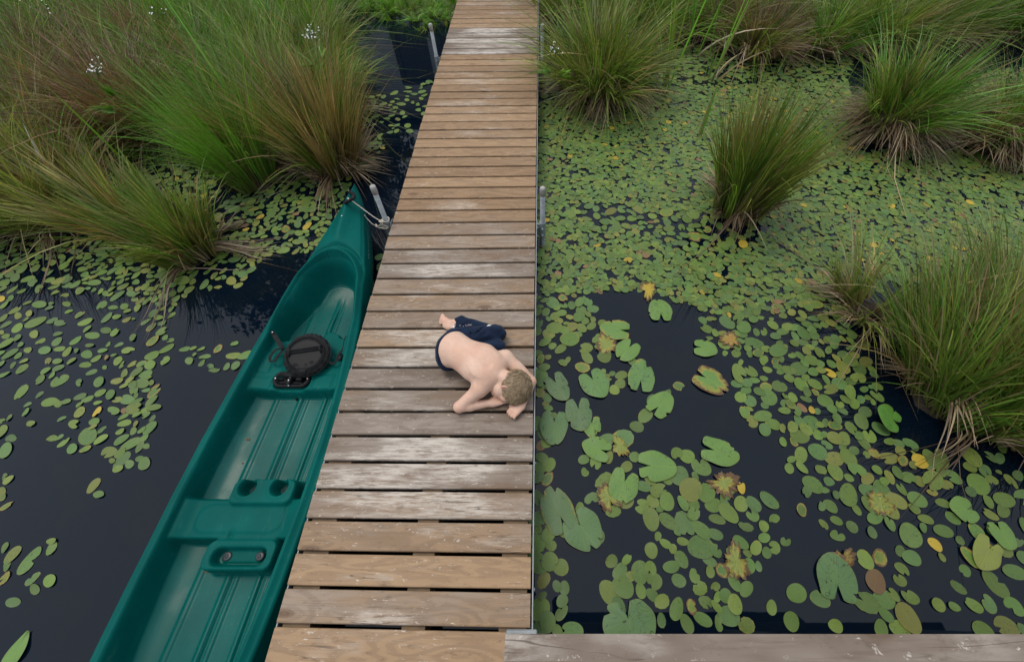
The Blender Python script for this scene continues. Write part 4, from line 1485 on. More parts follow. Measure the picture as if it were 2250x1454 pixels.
POLYS = [
    # right of the boardwalk
    (0.96, [(1184, 225), (1500, 190), (1860, 170), (1900, 330), (2260, 330), (2260, 600), (1900, 640), (1820, 760), (1700, 790), (1600, 700), (1430, 640), (1300, 640), (1184, 660)]),
    (0.60, [(1184, 160), (1500, 100), (1880, 110), (1860, 175), (1500, 190), (1184, 225)]),
    (0.55, [(1990, 300), (2080, 170), (2250, 150), (2250, 320)]),
    (0.75, [(1300, 440), (1560, 470), (1700, 500), (1640, 545), (1500, 545), (1330, 500), (1230, 470)]),
    (0.86, [(1200, 640), (1300, 655), (1330, 720), (1290, 750), (1200, 735)]),
    (0.62, [(1200, 735), (1330, 730), (1400, 800), (1350, 870), (1330, 840), (1260, 800), (1210, 800)]),
    (0.78, [(1540, 690), (1640, 700), (1820, 660), (1900, 760), (1940, 880), (1880, 900), (1760, 860), (1680, 820), (1560, 770)]),
    (0.90, [(1700, 720), (1840, 690), (1930, 860), (1840, 880), (1740, 830)]),
    (0.55, [(1620, 800), (1760, 850), (1900, 900), (1960, 960), (2060, 1000), (2120, 1060), (2040, 1120), (1950, 1200), (1880, 1160), (1780, 1110), (1720, 1010), (1680, 950), (1620, 900)]),
    (0.70, [(1770, 940), (1900, 920), (2000, 980), (1960, 1060), (1850, 1080), (1780, 1040)]),
    (0.45, [(1430, 860), (1480, 830), (1500, 860), (1450, 900), (1400, 960), (1380, 950)]),
    (0.35, [(1290, 930), (1400, 960), (1420, 1060), (1330, 1180), (1240, 1180), (1230, 1060), (1270, 1060)]),
    (0.74, [(1430, 1040), (1490, 990), (1530, 1000), (1580, 1040), (1670, 1090), (1700, 1200), (1670, 1310), (1600, 1390), (1500, 1392), (1380, 1340), (1320, 1330), (1320, 1230), (1420, 1220), (1440, 1160), (1400, 1100)]),
    (0.40, [(1660, 1080), (1740, 1090), (1760, 1180), (1700, 1230)]),
    (0.34, [(1730, 1120), (1850, 1110), (1930, 1130), (2040, 1090), (2260, 1000), (2260, 1400), (1900, 1400), (1890, 1330), (1900, 1230), (1830, 1190)]),
    (0.72, [(2160, 940), (2260, 930), (2260, 1010), (2200, 1000)]),
    (0.62, [(1930, 1190), (2000, 1190), (2010, 1380), (1940, 1395)]),
    (0.50, [(2110, 1000), (2200, 1000), (2260, 1120), (2180, 1130)]),
    (0.80, [(1178, 640), (1210, 650), (1208, 1000), (1222, 1180), (1240, 1392), (1178, 1392)]),
    (0.90, [(1178, 1190), (1225, 1200), (1258, 1392), (1178, 1392)]),
    (0.12, [(1620, 1300), (1800, 1300), (1850, 1392), (1620, 1392)]),
    # left
    (0.76, [(0, 500), (120, 500), (300, 520), (430, 590), (420, 650), (330, 720), (200, 760), (0, 800)]),
    (0.44, [(0, 640), (200, 640), (390, 680), (380, 770), (340, 830), (330, 930), (330, 1030), (245, 1030), (250, 930), (150, 880), (80, 900), (0, 880)]),
    (0.34, [(0, 790), (120, 830), (250, 900), (240, 1000), (170, 1000), (80, 950), (0, 980)]),
    (0.80, [(270, 820), (335, 810), (345, 860), (330, 960), (330, 1025), (250, 1035), (255, 940), (280, 880)]),
    (0.52, [(110, 870), (230, 880), (240, 960), (160, 990), (100, 960)]),
    (0.40, [(0, 900), (60, 900), (60, 980), (0, 1000)]),
    (0.52, [(400, 760), (470, 760), (545, 740), (540, 800), (470, 815), (420, 800)]),
    (0.90, [(470, 470), (540, 405), (640, 380), (770, 395), (760, 450), (720, 520), (690, 552), (600, 560), (540, 590), (450, 600), (445, 540)]),
    (0.55, [(440, 590), (560, 585), (520, 640), (440, 640)]),
    (0.82, [(230, 320), (330, 310), (480, 330), (480, 430), (400, 450), (300, 420), (250, 400)]),
    (0.70, [(750, 300), (830, 290), (850, 320), (800, 370), (760, 400)]),
    (0.30, [(800, 215), (870, 200), (945, 180), (925, 290), (880, 300), (800, 290)]),
    (0.40, [(810, 540), (850, 560), (835, 640), (805, 640)]),
    (0.55, [(0, 1190), (140, 1185), (130, 1280), (60, 1310), (0, 1360)]),
    (0.22, [(195, 1050), (330, 1050), (320, 1130), (200, 1130)]),
    (0.60, [(0, 1040), (20, 1040), (24, 1110), (0, 1120)]),
]
rg = np.random.default_rng(11)
NC = 150000
cxy = np.stack([rg.uniform(-7.2, 7.2, NC), rg.uniform(-0.25, 8.0, NC)], 1)
dn = dens_at(cxy[:, 0], cxy[:, 1], POLYS)
clump = np.sin(cxy[:, 0] * 5.1 + 1.3 * np.sin(cxy[:, 1] * 3.7)) * np.sin(cxy[:, 1] * 5.7 + 1.7 * np.sin(cxy[:, 0] * 4.3))
dn2 = np.clip(dn + 0.30 * clump * (dn < 0.8) * (dn > 0.15) + 0.1 * clump * (dn >= 0.8), 0, 1)
keep = dn > 0
cxy, dn, dn2 = cxy[keep], dn[keep], dn2[keep]
# keep clear of the canoe and of the boardwalk
ca = c_ax(cxy[:, 1])
inside_canoe = (np.abs(cxy[:, 0] - ca) < c_w(cxy[:, 1]) + 0.02) & (cxy[:, 1] < 2.97)
on_walk = (cxy[:, 0] > XL - 0.01) & (cxy[:, 0] < XR - 0.01)
ok = ~inside_canoe & ~on_walk
cxy, dn, dn2 = cxy[ok], dn[ok], dn2[ok]
cell = {}
pads = []
for (X, Y), d, d2 in zip(cxy, dn, dn2):
    if rg.random() > d2 ** 1.5: continue
    a = float(np.clip(rg.lognormal(math.log(0.046), 0.26), 0.020, 0.078))
    if d > 0.93: a = min(a, 0.054) * 0.74
    if X < -1.6: a *= 0.88
    sp = a * (1.18 if d < 0.5 else (1.08 if d < 0.8 else 1.0))
    kx, ky = int(X / 0.1), int(Y / 0.1)
    bad = False
    for i in (-1, 0, 1):
        for j in (-1, 0, 1):
            for (X2, Y2, s2) in cell.get((kx + i, ky + j), ()):
                if (X - X2) ** 2 + (Y - Y2) ** 2 < ((0.70 if d < 0.5 else (0.58 if d < 0.93 else 0.385)) * (sp + s2)) ** 2:
                    bad = True; break
            if bad: break
        if bad: break
    if bad: continue
    cell.setdefault((kx, ky), []).append((X, Y, sp))
    pads.append((X, Y, a))
pads = np.array(pads)
NP = len(pads)
print("pads", NP)


def pad_colour(n_, X, Y):
    """leaf colours (sRGB-like greens turned linear): plain green, yellow green, olive, then yellow and rusty leaves"""
    base = np.array([[0.082, 0.150, 0.036], [0.100, 0.165, 0.032], [0.118, 0.172, 0.034], [0.074, 0.140, 0.044], [0.138, 0.160, 0.034]])
    k = rg.choice(5, n_, p=[0.34, 0.27, 0.15, 0.16, 0.08])
    c = base[k] * rg.uniform(0.78, 1.18, (n_, 1)) * rg.uniform(0.94, 1.06, (n_, 3))
    odd = rg.random(n_)
    kind = np.where(k == 3, 1, np.where((k == 2) | (k == 4), 2, 0))
    c = np.where((odd < 0.010)[:, None], np.array([0.36, 0.27, 0.03]) * rg.uniform(0.8, 1.1, (n_, 1)), c)
    c = np.where(((odd > 0.010) & (odd < 0.020))[:, None], np.array([0.17, 0.105, 0.05]) * rg.uniform(0.7, 1.2, (n_, 1)), c)
    kind = np.where(odd < 0.010, 3, np.where(odd < 0.020, 4, kind))
    return c, kind


PC, PK = pad_colour(NP, pads[:, 0], pads[:, 1])
PD = np.clip(rg.normal(0.02, 0.13, NP), 0, 0.5)
PD = np.where(rg.random(NP) < 0.05, rg.uniform(0.35, 0.6, NP), PD)
PA = rg.uniform(0, 2 * PI, NP)
PR = rg.uniform(0.58, 0.92, NP) * np.where(pads[:, 0] < -1.6, 0.85, 1.0)
PB = rg.random(NP)                  # which ones are bitten
PZ = rg.uniform(0.0012, 0.0085, NP)
PT = rg.normal(0, 0.022, (NP, 2))
PTH = rg.uniform(0, 2 * PI, (NP, 3))


def pad_rings(ids, nseg, rings):
    n_ = len(ids)
    th = np.linspace(0, 2 * PI, nseg, endpoint=False)[None, :]
    r = 1 + 0.035 * np.sin(2 * th + PTH[ids, 0:1]) + 0.025 * np.sin(3 * th + PTH[ids, 1:2])
    bite = PB[ids] < 0.34
    depth = np.where(bite, rg.uniform(0.25, 0.95, n_), 0)[:, None]
    wid = rg.uniform(0.10, 0.35, n_)[:, None]
    da = np.angle(np.exp(1j * (th - PTH[ids, 2:3])))
    r = r * (1 - depth * np.exp(-(da / wid) ** 2))
    b2 = (PB[ids] > 0.26) & (PB[ids] < 0.42)
    r = r * (1 - np.where(b2, 0.10, 0.0)[:, None] * np.abs(np.sin(5 * th + PTH[ids, 1:2])) ** 0.5)
    a = pads[ids, 2][:, None]; b = a * PR[ids][:, None]
    V, PVs = [], []
    ca_, sa_ = np.cos(PA[ids])[:, None], np.sin(PA[ids])[:, None]
    for t in rings:
        lx, ly = a * r * np.cos(th) * t, b * r * np.sin(th) * t
        x = pads[ids, 0][:, None] + lx * ca_ - ly * sa_
        y = pads[ids, 1][:, None] + lx * sa_ + ly * ca_
        z = PZ[ids][:, None] + PT[ids, 0:1] * lx + PT[ids, 1:2] * ly + 0.0022 * t * t * np.sin(2 * th + PTH[ids, 1:2])
        V.append(np.stack([x, y, np.maximum(z, 0.0006)], 2))
        PVs.append(np.stack([np.cos(th) * t + 0 * x, np.sin(th) * t + 0 * x, np.broadcast_to(ids[:, None] * 0.173 % 50, x.shape)], 2))
    cz = np.stack([pads[ids, 0], pads[ids, 1], PZ[ids]], 1)[:, None, :]
    cp = np.stack([0 * PZ[ids], 0 * PZ[ids], ids * 0.173 % 50], 1)[:, None, :]
    return np.concatenate([cz] + V, 1), np.concatenate([cp] + PVs, 1)


# the leaves that show largest are objects of their own
pxx, pyy = pix(pads[:, 0], pads[:, 1], np.zeros(NP))
zc_ = pads[:, 1] * math.cos(PITCH) + CAMZ * math.sin(PITCH)
inframe = (pxx > 5) & (pxx < 2245) & (pyy > 5) & (pyy < 1390)
show = np.where(inframe, pads[:, 2] ** 2 * PR / zc_ ** 3, 0)
order = np.argsort(-show)
big = order[:286]
rest = order[286:]
if True:
    ids = np.sort(rest)
    ns = 14
    V, PVv = pad_rings(ids, ns, (0.62, 1.0))
    nv = V.shape[1]
    F = []
    tri = []
    for k in range(ns):
        k2 = (k + 1) % ns
        tri += [(0, 1 + k, 1 + k2), (1 + k, 1 + ns + k, 1 + ns + k2), (1 + k, 1 + ns + k2, 1 + k2)]
    F = (np.array(tri)[None] + (np.arange(len(ids)) * nv)[:, None, None]).reshape(-1, 3)
    rep = lambda A: np.repeat(A[ids], nv, axis=0)
    o = mk("floating_leaves", V.reshape(-1, 3), F, PADM, None, True, {"Col": ('FLOAT_COLOR', rep(PC)), "pv": ('FLOAT_VECTOR', PVv.reshape(-1, 3)), "dmg": ('FLOAT', rep(PD))})
    tag(o, "carpet of small oval floating leaves spread over the pond", "floating leaves", kind="stuff")

TONE = ["plain green", "grey green", "yellowish green", "yellow", "rusty brown"]


def where(x, y, X, Y):
    if x < 700:
        if y > 1150: return "in the bottom left corner"
        if x < 250 and y > 860: return "on open water far left"
        if x > 390 and y > 690: return "close beside the green canoe"
        if y > 800: return "in the chain left of the canoe"
        if y > 640: return "in the loose patch left of the canoe"
        if x > 440: return "in the mat beside the canoe bow"
        return "below the left reeds"
    if x < 1175: return "in the channel beside the boardwalk"
    if x < 1265: return "along the steel edge of the boardwalk"
    if y < 640: return "in the wide leaf carpet"
    if x < 1430 and y < 930: return "near the boy's head"
    if x < 1430 and y < 1180: return "between the large round leaves"
    if x < 1720 and y > 960: return "in the crowded cluster before the handrail"
    if y > 1290: return "just beyond the handrail"
    if x > 2050: return "on open water at the right edge"
    if y > 1080: return "scattered on dark water beyond the handrail"
    return "in the band by the big grass tussock"


for n_i, i in enumerate(big):
    ids = np.array([i])
    ns = 26
    V, PVv = pad_rings(ids, ns, (0.4, 0.75, 1.0))
    tri = []
    for k in range(ns):
        k2 = (k + 1) % ns
        tri.append((0, 1 + k, 1 + k2))
        for r_ in range(2):
            a_ = 1 + r_ * ns
            tri += [(a_ + k, a_ + ns + k, a_ + ns + k2), (a_ + k, a_ + ns + k2, a_ + k2)]
    nv = V.shape[1]
    o = mk("lily_pad", V[0], np.array(tri), PADM, None, True, {"Col": ('FLOAT_COLOR', np.repeat(PC[ids], nv, 0)), "pv": ('FLOAT_VECTOR', PVv[0]), "dmg": ('FLOAT', np.repeat(PD[ids], nv))})
    shape = "bitten" if PB[i] < 0.34 else ("slim oval" if PR[i] < 0.68 else ("oval" if PR[i] < 0.82 else "round"))
    state = " with browned rim" if PD[i] > 0.36 else ""
    lab = "%s %s leaf%s %s" % (TONE[PK[i]], shape, state, where(pxx[i], pyy[i], *pads[i, :2]))
    tag(o, lab, "lily pad", lab.replace(" leaf", " leaves", 1))

# big water lily leaves, one by one: (notch end, tip, width, colour, damage, ragged, label)
G0, G1, G2, G3, YL, BR = (0.095, 0.195, 0.058), (0.080, 0.158, 0.062), (0.110, 0.212, 0.052), (0.080, 0.145, 0.062), (0.18, 0.22, 0.05), (0.10, 0.055, 0.03)
LEAVES = [
    ((1454, 703), (1447, 656), 49, G2, 0.0, 0, "fresh round green leaf, alone below the edge of the leaf carpet"),
    ((1383, 727), (1318, 718), 40, G2, 0.30, 0, "broad green leaf with a torn right end, left of the open pool"),
    ((1336, 782), (1328, 724), 54, YL, 0.62, 1, "ragged yellow green leaf with brown tatters, touching a torn leaf"),
    ((1392, 750), (1362, 790), 48, G2, 0.05, 0, "heart shaped green leaf with its notch up, beside the ragged yellow one"),
    ((1292, 816), (1327, 871), 58, G0, 0.0, 0, "long smooth oval leaf right of the boy's elbow and head"),
    ((1406, 858), (1413, 789), 56, G0, 0.18, 0, "egg shaped leaf standing upright in the picture with bitten lobes"),
    ((1211, 822), (1243, 879), 46, G3, 0.0, 0, "dark oval leaf next to the steel edge by the boy's hand"),
    ((1433, 907), (1474, 864), 52, G2, 0.10, 0, "round leaf with pale veins and a torn corner in the open pool"),
    ((1526, 761), (1577, 768), 35, G2, 0.12, 0, "bright flat leaf split by a dark crack across its middle"),
    ((1530, 817), (1600, 858), 50, G2, 0.52, 0, "green leaf half gone yellow and brown in the open pool"),
    ((1268, 875), (1276, 947), 56, G3, 0.06, 0, "deeply notched leaf with a round hole below the long oval one"),
    ((1219, 903), (1214, 977), 60, G1, 0.05, 0, "wide notched dark leaf against the boardwalk edge below the boy's hand"),
    ((1300, 915), (1303, 963), 38, G2, 0.25, 2, "small torn leaf of two lobes beside the notched leaf with a hole"),
    ((1340, 995), (1280, 972), 48, G2, 0.15, 0, "fan shaped green leaf with a brown notch below the torn two-lobed leaf"),
    ((1346, 955), (1380, 1008), 36, YL, 0.45, 1, "limp yellowish leaf sinking behind a fan shaped green leaf"),
    ((1404, 1021), (1487, 1026), 64, G2, 0.06, 0, "largest bright heart shaped leaf in the middle of the pool"),
    ((1380, 1034), (1356, 1108), 64, G2, 0.10, 0, "heart shaped leaf pointing down, touching the largest bright leaf"),
    ((1322, 1058), (1357, 1132), 60, YL, 0.66, 1, "rotten yellow leaf with brown edges half under a green heart"),
    ((1543, 980), (1626, 1006), 54, G2, 0.14, 0, "wide oval leaf with a ragged notch alone on dark water"),
    ((1246, 1168), (1203, 1068), 68, G3, 0.22, 0, "dull leaf with pinholes against the boardwalk edge, upper of two"),
    ((1258, 1130), (1312, 1204), 82, G1, 0.04, 0, "very large smooth dull leaf overlapping the pinholed one"),
    ((1580, 1030), (1604, 1098), 78, YL, 0.70, 1, "torn yellow and brown leaf at the top of the crowded cluster"),
    ((1623, 1284), (1614, 1180), 62, YL, 0.62, 1, "long decaying leaf with fringed brown sides in the crowded cluster"),
    ((1372, 1322), (1400, 1440), 112, G1, 0.0, 0, "huge glossy green leaf at the handrail"),
    ((1981, 930), (1922, 902), 46, (0.085, 0.22, 0.035), 0.0, 0, "bright arrow shaped leaf standing at the foot of the big tussock"),
    ((2141, 1116), (2093, 1121), 60, G2, 0.0, 0, "round green leaf with a small notch near the right edge"),
    ((2188, 1146), (2226, 1208), 42, G2, 0.0, 0, "slender green leaf leaning on a yellow green one at the right edge"),
    ((2183, 1186), (2154, 1248), 70, YL, 0.04, 0, "broad yellow green leaf with rounded lobes at the right edge"),
    ((1846, 1318), (1832, 1214), 84, G1, 0.06, 0, "large split leaf with long lobes below a dead brown leaf"),
    ((1870, 1250), (1836, 1200), 66, BR, 0.75, 1, "dead brown shrivelled leaf lying over a large split leaf"),
    ((1930, 1075), (1942, 1140), 70, YL, 0.50, 1, "yellowing leaf with a ragged brown side in the drifting band"),
    ((1424, 612), (1424, 664), 40, (0.36, 0.27, 0.03), 0.58, 1, "bright yellow torn leaf at the edge of the leaf carpet"),
    ((1632, 748), (1576, 746), 44, (0.28, 0.17, 0.04), 0.68, 1, "yellow and brown rotting leaf under the small pads"),
    ((8, 1470), (62, 1384), 32, G2, 0.10, 3, "long pointed green leaf in the very bottom left corner"),
]
for li, (pn, pt, wpx, colr, dm, rag, lab) in enumerate(LEAVES):
    z0 = 0.0105 + 0.0006 * (li % 7) + (0.006 if rag == 0 else 0.0)
    if "arrow" in lab: z0 = 0.06
    A_, B_ = at(*pn, z0), at(*pt, z0)
    ctr = (A_ + B_) / 2
    ax = B_ - A_
    Ln = np.linalg.norm(ax) / 2
    ax = ax / np.linalg.norm(ax)
    ay = np.array([-ax[1], ax[0], 0])
    # width in metres, measured across the axis in the picture
    mx, my = (pn[0] + pt[0]) / 2, (pn[1] + pt[1]) / 2
    dd = np.array([-(pt[1] - pn[1]), pt[0] - pn[0]], float); dd /= np.linalg.norm(dd)
    e1, e2 = at(mx - dd[0] * wpx / 2, my - dd[1] * wpx / 2, z0), at(mx + dd[0] * wpx / 2, my + dd[1] * wpx / 2, z0)
    Wd = abs((e2 - e1) @ ay) / 2
    ns = 72
    th = np.linspace(0, 2 * PI, ns, endpoint=False) + PI     # start at the notch (-x)
    ph = rg.uniform(0, 2 * PI, 6)
    pet = -0.30 if rag in (0, 2) else -0.1                    # petiole point, as a share of the half length
    ex, ey = np.cos(th), np.sin(th)
    taper = 1 - 0.16 * ex
    X_, Y_ = ex * Ln, ey * Wd * taper * (1.04 if rag != 3 else 1)
    if rag == 3: Y_ = Y_ * (1 - 0.75 * np.clip(ex, 0, 1) ** 2)
    rr = np.stack([X_ - pet * Ln, Y_], 1)
    an = np.angle(np.exp(1j * (np.arctan2(rr[:, 1], rr[:, 0]) - PI)))
    sc_ = 1 + 0.02 * np.sin(3 * th + ph[0]) + 0.015 * np.sin(5 * th + ph[1])
    if rag in (0, 2):
        nw = rg.uniform(0.12, 0.24)
        sc_ = sc_ * (1 - 0.95 * np.exp(-(an / nw) ** 4)) * (1 + 0.22 * np.exp(-((np.abs(an) - 0.75) / 0.35) ** 2))
        for _ in range(int(rg.integers(1, 3) + dm * 6)):
            sc_ = sc_ * (1 - rg.uniform(0.05, 0.26) * np.exp(-(np.angle(np.exp(1j * (th - rg.uniform(0, 2 * PI)))) / rg.uniform(0.05, 0.14)) ** 2))
    if rag == 2: sc_ = sc_ * (1 - 0.5 * np.exp(-(np.angle(np.exp(1j * (th - 0.7))) / 0.3) ** 2))
    if rag == 1:
        sc_ = sc_ * (0.86 + 0.18 * np.sin(7 * th + ph[2]) * np.sin(4 * th + ph[3])) * (1 - 0.16 * np.abs(np.sin(17 * th + ph[4])) ** 2) * (1 - 0.55 * np.exp(-(np.angle(np.exp(1j * (th - ph[5]))) / 0.25) ** 2))
    V, PV_ = [ctr + ax * pet * Ln + np.array([0, 0, 0.002])], [(0, 0, li * 1.37 + 0.5)]
    for t in (0.25, 0.5, 0.75, 0.92, 1.0):
        for k in range(ns):
            s_ = sc_[k] * t
            zz = 0.004 * t * t * math.sin(3 * th[k] + ph[2]) + (0.006 * t * t * math.sin(9 * th[k]) if rag == 1 else 0) - (0.003 * t ** 6)
            if "arrow" in lab: zz += 0.03 * t * rr[k, 0] / Ln
            V.append(ctr + ax * (pet * Ln + rr[k, 0] * s_) + ay * rr[k, 1] * s_ + np.array([0, 0, max(zz, -z0 + 0.001)]))
            PV_.append((t * math.cos(th[k]), t * math.sin(th[k]), li * 1.37 + 0.5))
    tri = []
    for k in range(ns):
        k2 = (k + 1) % ns
        tri.append((0, 1 + k, 1 + k2))
        for r_ in range(4):
            a_ = 1 + r_ * ns
            tri += [(a_ + k, a_ + ns + k, a_ + ns + k2), (a_ + k, a_ + ns + k2, a_ + k2)]
    nv = len(V)
    o = mk("water_lily_leaf", np.array(V), np.array(tri), PADM, None, True, {"Col": ('FLOAT_COLOR', np.tile([colr], (nv, 1))), "pv": ('FLOAT_VECTOR', PV_), "dmg": ('FLOAT', np.full(nv, dm))})
    tag(o, lab, "lily leaf", "large water lily leaves")

# ------------------------------------------------------------------ sedge tussocks, reeds and flowers
def blade_material():
    m = Mat("sedge_blade")
    c = m.attr("Col")
    d = m.n("BsdfDiffuse", {"Color": c, "Roughness": 0.3})
    t = m.n("BsdfTranslucent", {"Color": m.mix(1.0, c, (1.1, 1.15, 0.6), 'MULTIPLY')})
    g = m.n("BsdfGlossy", {"Color": (0.9, 0.95, 1.0, 1), "Roughness": 0.45})
    s1 = m.n("MixShader", {0: 0.27, 1: d.outputs[0], 2: t.outputs[0]})
    s2 = m.n("MixShader", {0: 0.035, 1: s1.outputs[0], 2: g.outputs[0]})
    return m.done(s2)


BLADE = blade_material()
MOUND = plain("tussock_peat", (0.028, 0.021, 0.014), 0.95, 0, 0.4, 30, 0.8)
gr = np.random.default_rng(21)
PAL = {
    "gold": ([(0.34, 0.245, 0.080), (0.27, 0.200, 0.060), (0.40, 0.285, 0.125), (0.30, 0.175, 0.070), (0.16, 0.185, 0.040)], [.30, .26, .18, .10, .16]),
    "russet": ([(0.215, 0.115, 0.070), (0.26, 0.145, 0.090), (0.145, 0.078, 0.052), (0.17, 0.15, 0.050), (0.32, 0.21, 0.14)], [.32, .24, .20, .12, .12]),
    "green": ([(0.107, 0.252, 0.028), (0.079, 0.199, 0.023), (0.164, 0.299, 0.038), (0.227, 0.278, 0.053), (0.290, 0.202, 0.081)], [.34, .24, .24, .12, .06]),
    "bright": ([(0.136, 0.318, 0.028), (0.107, 0.259, 0.025), (0.193, 0.358, 0.038), (0.244, 0.305, 0.053)], [.4, .28, .22, .1]),
    "olive": ([(0.170, 0.252, 0.034), (0.120, 0.212, 0.028), (0.238, 0.286, 0.053), (0.310, 0.227, 0.088), (0.091, 0.172, 0.021)], [.32, .26, .18, .10, .14]),
    "straw": ([(0.273, 0.272, 0.065), (0.199, 0.245, 0.043), (0.396, 0.305, 0.131), (0.297, 0.182, 0.069), (0.131, 0.206, 0.030)], [.28, .28, .16, .10, .18]),
    "brown": ([(0.211, 0.130, 0.070), (0.257, 0.163, 0.090), (0.145, 0.088, 0.053), (0.153, 0.193, 0.043), (0.330, 0.247, 0.150)], [.30, .22, .20, .16, .12]),
    "dead": ([(0.244, 0.169, 0.106), (0.165, 0.111, 0.069), (0.370, 0.280, 0.188), (0.119, 0.078, 0.050), (0.449, 0.351, 0.244)], [.3, .24, .2, .14, .12]),
}


def blades(base, n_, rad, L, pal, spread, droop, lean=(0, 0), width=0.0105, segs=6, z0=0.04, up=1.0, tipbrown=0.16, jit=0.28):
    """n_ curved tapering blades rooted in a disc; returns vertices, quads, colours"""
    # blades grow in small shoots that share a root, a lean, a length and a tint
    nc_ = max(3, n_ // 16)
    ci = gr.integers(0, nc_, n_)
    ca2 = gr.uniform(0, 2 * PI, nc_); cr2 = rad * np.sqrt(gr.random(nc_))
    rx = (cr2 * np.cos(ca2))[ci] + gr.normal(0, rad * 0.06, n_)
    ry = (cr2 * np.sin(ca2))[ci] + gr.normal(0, rad * 0.06, n_)
    rr = np.minimum(np.sqrt(rx ** 2 + ry ** 2), rad)
    root = np.stack([base[0] + rx, base[1] + ry, z0 * (1 - (rr / rad) ** 2 * 0.7)], 1)
    out = np.stack([rx, ry], 1) / rad + gr.normal(0, jit, (nc_, 2))[ci] + gr.normal(0, jit * 0.45, (n_, 2))
    stray = gr.random(n_) < 0.05
    out = np.where(stray[:, None], out + gr.normal(0, 0.7, (n_, 2)), out)
    d = np.stack([spread * out[:, 0] + lean[0], spread * out[:, 1] + lean[1], np.full(n_, up)], 1)
    d /= np.linalg.norm(d, axis=1)[:, None]
    ln = L * np.clip(gr.normal(0.80, 0.17, nc_)[ci] * gr.normal(1.0, 0.16, n_), 0.25, 1.25)
    ln = np.where(stray, ln * 1.15, ln)
    hd = np.stack([out[:, 0] + lean[0] * 1.2, out[:, 1] + lean[1] * 1.2], 1) + gr.normal(0, 0.3, (nc_, 2))[ci] + gr.normal(0, 0.2, (n_, 2))
    hd /= np.linalg.norm(hd, axis=1)[:, None] + 1e-6
    dr = droop * np.clip(gr.normal(1, 0.45, nc_)[ci] * gr.normal(1, 0.35, n_), 0.05, 2.4)
    n0 = len(dr); dr = np.where(gr.random(n0) < 0.06, dr * 2.6, dr)
    t = np.linspace(0, 1, segs + 1)
    P = root[:, None, :] + d[:, None, :] * (ln[:, None] * t)[:, :, None]
    bend = (dr * ln)[:, None] * (t ** 2.0)[None, :]
    P[:, :, 0] += hd[:, 0:1] * bend * 0.75
    P[:, :, 1] += hd[:, 1:2] * bend * 0.75
    P[:, :, 2] -= bend * 0.62
    P[:, :, 2] = np.maximum(P[:, :, 2], 0.012)
    fa = gr.uniform(0, PI, n_)
    side = np.stack([np.cos(fa), np.sin(fa), 0 * fa], 1)
    side = side - d * np.sum(side * d, 1)[:, None]
    side /= np.linalg.norm(side, axis=1)[:, None] + 1e-9
    w_ = width * gr.uniform(0.6, 1.35, n_)[:, None] * np.clip(1 - t ** 2.4, 0.06, 1)[None, :] * 0.5
    Lf, Rt = P - side[:, None, :] * w_[:, :, None], P + side[:, None, :] * w_[:, :, None]
    V = np.stack([Lf, Rt], 2).reshape(-1, 3)
    m_ = (segs + 1) * 2
    b0 = (np.arange(n_) * m_)[:, None] + (np.arange(segs) * 2)[None, :]
    F = np.stack([b0, b0 + 1, b0 + 3, b0 + 2], 2).reshape(-1, 4)
    cs, pw = PAL[pal]
    pick = np.where(gr.random(n_) < 0.6, gr.choice(len(cs), nc_, p=pw)[ci], gr.choice(len(cs), n_, p=pw))
    c = np.array(cs)[pick] * gr.uniform(0.62, 1.4, (nc_, 1))[ci] * gr.uniform(0.65, 1.4, (n_, 1))
    pale = gr.random(n_) < 0.06
    c = np.where(pale[:, None], np.array([0.30, 0.25, 0.13]) * gr.uniform(0.7, 1.2, (n_, 1)), c)
    C = np.repeat(c[:, None, :], segs + 1, 1)
    tb = (gr.random(n_) < tipbrown)[:, None] * np.clip((t - 0.55) / 0.45, 0, 1)[None, :]
    C = C * (1 - 0.75 * tb[:, :, None]) + np.array([0.22, 0.155, 0.075]) * 0.75 * tb[:, :, None]
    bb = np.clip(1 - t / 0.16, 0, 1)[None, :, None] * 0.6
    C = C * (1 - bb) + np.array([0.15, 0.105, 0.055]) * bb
    C = np.repeat(C, 2, 1).reshape(-1, 3)
    return V, F, C


def join(parts):
    V, F, C, o = [], [], [], 0
    for v, f, c in parts:
        V.append(v); F.append(f + o); C.append(c); o += len(v)
    return np.concatenate(V), np.concatenate(F), np.concatenate(C)


def mound(base, r, h, parent):
    g_ = []
    n_, m_ = 20, 7
    ph = gr.uniform(0, 6, 3)
    V = [(base[0], base[1], h)]
    for j in range(1, m_ + 1):
        t = j / m_
        for k in range(n_):
            a = 2 * PI * k / n_
            q = r * t * (1 + 0.12 * math.sin(3 * a + ph[0]) + 0.08 * math.sin(5 * a + ph[1]))
            V.append((base[0] + q * math.cos(a), base[1] + q * math.sin(a), h * (1 - t ** 2.5) - 0.05 * t ** 6 + 0.012 * math.sin(7 * a + 9 * t + ph[2])))
    F = [(0, 1 + k, 1 + (k + 1) % n_) for k in range(n_)]
    for j in range(m_ - 1):
        a = 1 + j * n_
        for k in range(n_):
            k2 = (k + 1) % n_
            F.append((a + k, a + n_ + k, a + n_ + k2, a + k2))
    return mk("root_mound", V, F, MOUND, parent, True)


